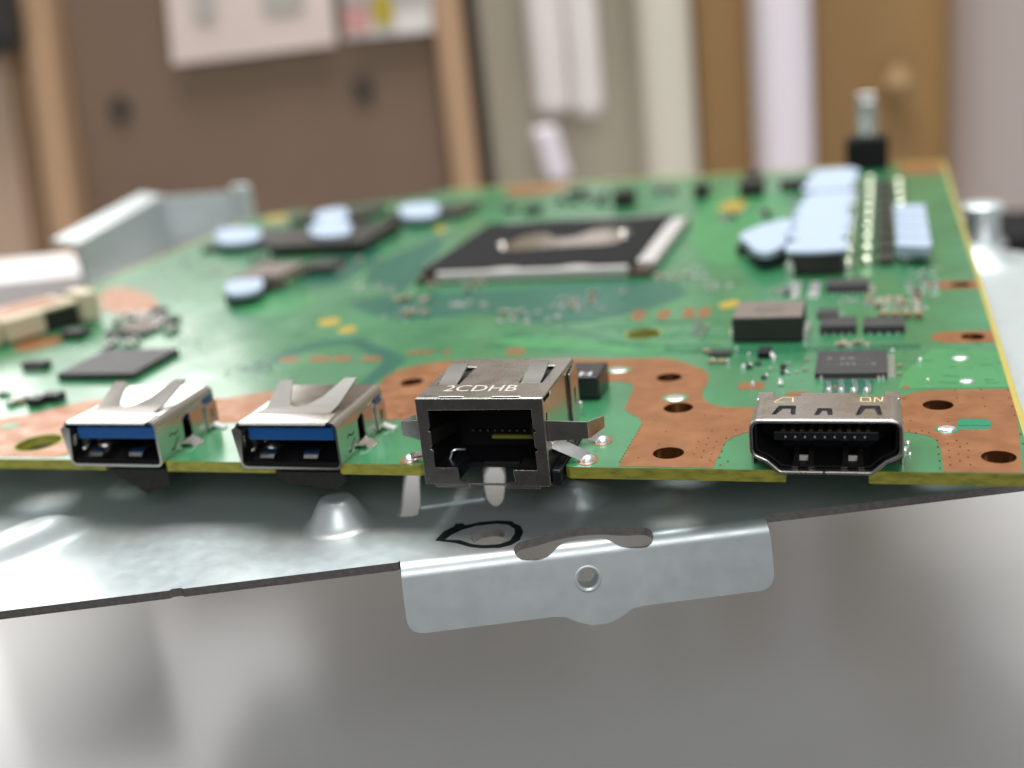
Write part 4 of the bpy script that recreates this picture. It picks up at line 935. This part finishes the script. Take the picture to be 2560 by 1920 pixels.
# rear parts of the top: bridges, tabs and plastic body
g = Geo(); g.box(.06, VW - .06, .60, VD + .06, .04, VH - .03); g.build('plastic_body', M_black, vid)
g = Geo(); g.box(.04, VW - .04, .12, .6, VH - .07, VH - .05); g.build('plastic_top', M_black, vid)
for x0_, x1_ in ((-.02, .20), (1.32, 1.52)):
    g = Geo(); g.box(x0_ + .02, x1_ - .02, VD - .04, VD + .20, VH - .03, VH - .002); g.build('rear_tab', M_nickelm, vid, bevel=.02)
g = Geo(); g.box(.46, 1.06, VD - .03, VD + .16, VH - .03, VH - .001); g.build('rear_tab', M_nickelm, vid, bevel=.015)
# fingers dip a little below the top
for xa, xb, y0_, y1_ in ((.27, .40, .14, .31), (.70, .78, .13, .25), (1.13, 1.25, .13, .31)):
    g = Geo(); xm = (xa + xb) / 2; g.strap([(xm, y0_, VH + .002), (xm, (y0_ + y1_) / 2, VH - .01), (xm, y1_, VH - .045)], (1, 0, 0), [(xb - xa) * 1.2, xb - xa, (xb - xa) * .8], .02); g.build('top_finger', M_nickel, vid)
# laser marks as read from the front
def strokes(segs, x, y, sx_, sy_):
    g = Geo()
    for s_ in segs:
        g.strap([(x + a_ * sx_, y + b_ * sy_, VH + .0175) for a_, b_ in s_], (0, 1, 0) if abs(s_[0][1] - s_[-1][1]) < .3 else (1, 0, 0), .014, .002)
    g.build('laser_mark', M_ymark, vid)
strokes([[(0, 0), (.45, 1)], [(0, 0), (.5, 0)], [(1.0, 0), (.95, 1)], [(.5, .95), (.95, .95)]], .20, .52, .20, .16)
strokes([[(0, .1), (.45, .1)], [(0, .9), (.4, .9)], [(0, .1), (0, .9)], [(.45, .1), (.42, .9)], [(.62, 0), (.66, 1)], [(.66, 1), (.95, 0)], [(.95, 0), (1.0, 1)]], 1.10, .52, .22, .16)
# interior
g = Geo(); g.box(.22, 1.28, .12, .75, .30, .40); g.build('tongue', M_blackg, vid, bevel=.012)
g = Geo()
for k in range(10): g.box(.30 + k * .095, .34 + k * .095, .14, .7, .402, .412)
g.build('contact', M_goldd, vid)
g = Geo()
for k in range(9): g.box(.335 + k * .1, .352 + k * .1, .112, .12, .335, .355)
g.build('contact_tip', M_frame, vid)
g = Geo(); g.box(.03, 1.47, .72, .78, .03, .54); g.build('back_wall', M_black, vid)
g = Geo(); g.prism([(x * .96 + .03, z * .93 + .025) for x, z in vp], [[(x * .93 + .0525, z * .87 + .045) for x, z in vp]], .07, .72, TXZ); g.build('socket_liner', M_black, vid)
for xm in (.52, 1.02):
    for s_ in (-1, 1):
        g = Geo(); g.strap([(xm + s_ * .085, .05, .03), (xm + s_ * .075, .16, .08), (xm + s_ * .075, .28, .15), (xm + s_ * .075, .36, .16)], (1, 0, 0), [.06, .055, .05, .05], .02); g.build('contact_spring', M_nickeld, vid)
    g = Geo(); g.box(xm - .045, xm + .045, .20, .225, .035, .10); g.build('square_window', M_engrave, vid)
# mounting skirts
for x_, s_ in ((0, -1), (VW, 1)):
    g = Geo(); g.box(min(x_, x_ + s_ * .03), max(x_, x_ + s_ * .03), .2, .8, -.02, .3); g.build('side_skirt', M_nickelm, vid, bevel=.01)
# empties of a board sit where the board does: keep custom scratch data off the parts
for o in bpy.data.objects:
    if 'dims' in o: del o['dims']
